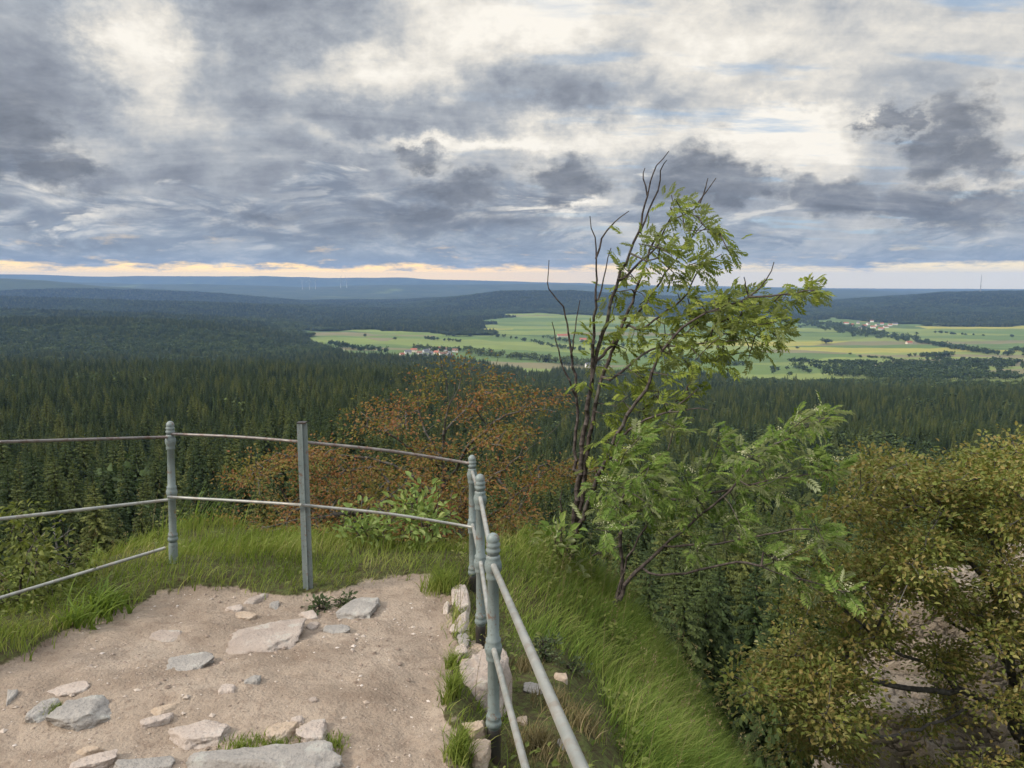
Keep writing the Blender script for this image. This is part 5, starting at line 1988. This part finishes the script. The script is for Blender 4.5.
# low rows of grey cumulus
mb_ = N.math('ADD', nb0, N.math('MULTIPLY', N.math('SUBTRACT', n_puff, .5), .35))
mb_ = N.math('ADD', mb_, N.maprange(el, 10.5, 5.0, -.22, .035))
mb_ = N.math('ADD', mb_, N.maprange(az, 2, 22, .02, -.04))
mB = N.maprange(mb_, .475, .55, 0, .9, True)
mB = N.math('MULTIPLY', mB, N.maprange(el, 13.5, 10, 0, 1, True))
tB = N.maprange(rel, -.06, .16, 0, 1)
cB = N.ramp(N.math('ADD', tB, N.math('MULTIPLY', N.math('SUBTRACT', n_fine, .5), .5)), [(0, (.205, .24, .30)), (.35, (.275, .315, .375)), (.65, (.40, .43, .47)), (1, (.66, .645, .61))])
cloud = N.mix(mB, cloud, cB)
# separate dark cumulus
mC = N.math('ADD', cum, N.math('MULTIPLY', N.math('SUBTRACT', n_fine, .5), 1.1))
mC = N.maprange(mC, -.12, .62, 0, .90, True)
cC = N.ramp(N.math('ADD', N.maprange(rel, -.10, .20, 0, .8), N.math('MULTIPLY', N.math('SUBTRACT', n_fine, .5), 1.0)), [(0, (.15, .168, .20)), (.4, (.205, .225, .262)), (.75, (.295, .315, .345)), (1, (.45, .455, .45))])
cloud = N.mix(mC, cloud, cC)
# low cool band, then the warm strip along the horizon
cool = N.maprange(el, 5.0, 1.4, 0, .42, True)
cloud = N.mix(cool, cloud, (.30, .375, .465))
mw = N.node('ShaderNodeMapping')
N.put(mw.inputs[0], ang)
mw.inputs['Scale'].default_value = (.35, 1.2, 1)
strip_n = N.noise(mw.outputs[0], .9, 7, .65)
top_e = N.math('ADD', .86, N.math('MULTIPLY', N.math('SUBTRACT', strip_n, .5), 2.4))
wm = N.maprange(N.math('SUBTRACT', el, top_e), .35, -.25, 0, 1, True)
wm = N.math('MAXIMUM', wm, N.math('MULTIPLY', N.maprange(strip_n, .54, .72, 0, .38, True), N.maprange(el, 4.2, 1.2, 0, 1)))
warmc = N.ramp(N.maprange(az, -36, 36), [(0, (1.4, .98, .42)), (.25, (1.75, 1.15, .38)), (.45, (1.6, 1.05, .40)), (.7, (1.1, .88, .52)), (1, (1.2, .98, .58))])
cloud = N.mix(wm, cloud, warmc)
# the overcast gets brighter towards the zenith
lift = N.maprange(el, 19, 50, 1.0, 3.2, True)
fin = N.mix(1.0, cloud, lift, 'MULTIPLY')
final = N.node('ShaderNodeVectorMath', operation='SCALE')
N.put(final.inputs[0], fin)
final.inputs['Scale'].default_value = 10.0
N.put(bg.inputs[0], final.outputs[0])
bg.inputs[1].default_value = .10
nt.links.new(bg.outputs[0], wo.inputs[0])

sun = bpy.data.lights.new('sun', 'SUN')
sun.energy = 3.4
sun.angle = rad(10)
sun.color = (1.0, .90, .76)
so = link('sun', sun)
ra = rad(SUN_AZ)
sd = Vector((math.sin(ra) * math.cos(rad(SUN_EL)), math.cos(ra) * math.cos(rad(SUN_EL)), math.sin(rad(SUN_EL))))
so.rotation_euler = sd.to_track_quat('Z', 'Y').to_euler()

# ------------------------------------------------------------------ camera and render settings
cam = bpy.data.cameras.new('camera')
cam.sensor_width = 36
cam.lens = 36 * F / 1024
cam.clip_end = 80000
cam.clip_start = .05
co = link('camera', cam, None, (0, 0, CAMZ))
co.rotation_euler = (rad(90) - PITCH, 0, 0)
sc.camera = co
sc.render.engine = 'CYCLES'
sc.cycles.use_denoising = True
sc.cycles.max_bounces = 6
sc.cycles.diffuse_bounces = 3
sc.cycles.transmission_bounces = 4
sc.cycles.volume_bounces = 0
sc.cycles.use_adaptive_sampling = True
sc.cycles.adaptive_threshold = .02
sc.view_settings.view_transform = 'Standard'
sc.view_settings.look = 'None'
sc.view_settings.gamma = 1
sc.view_settings.exposure = .12
sc.view_settings.use_curve_mapping = False
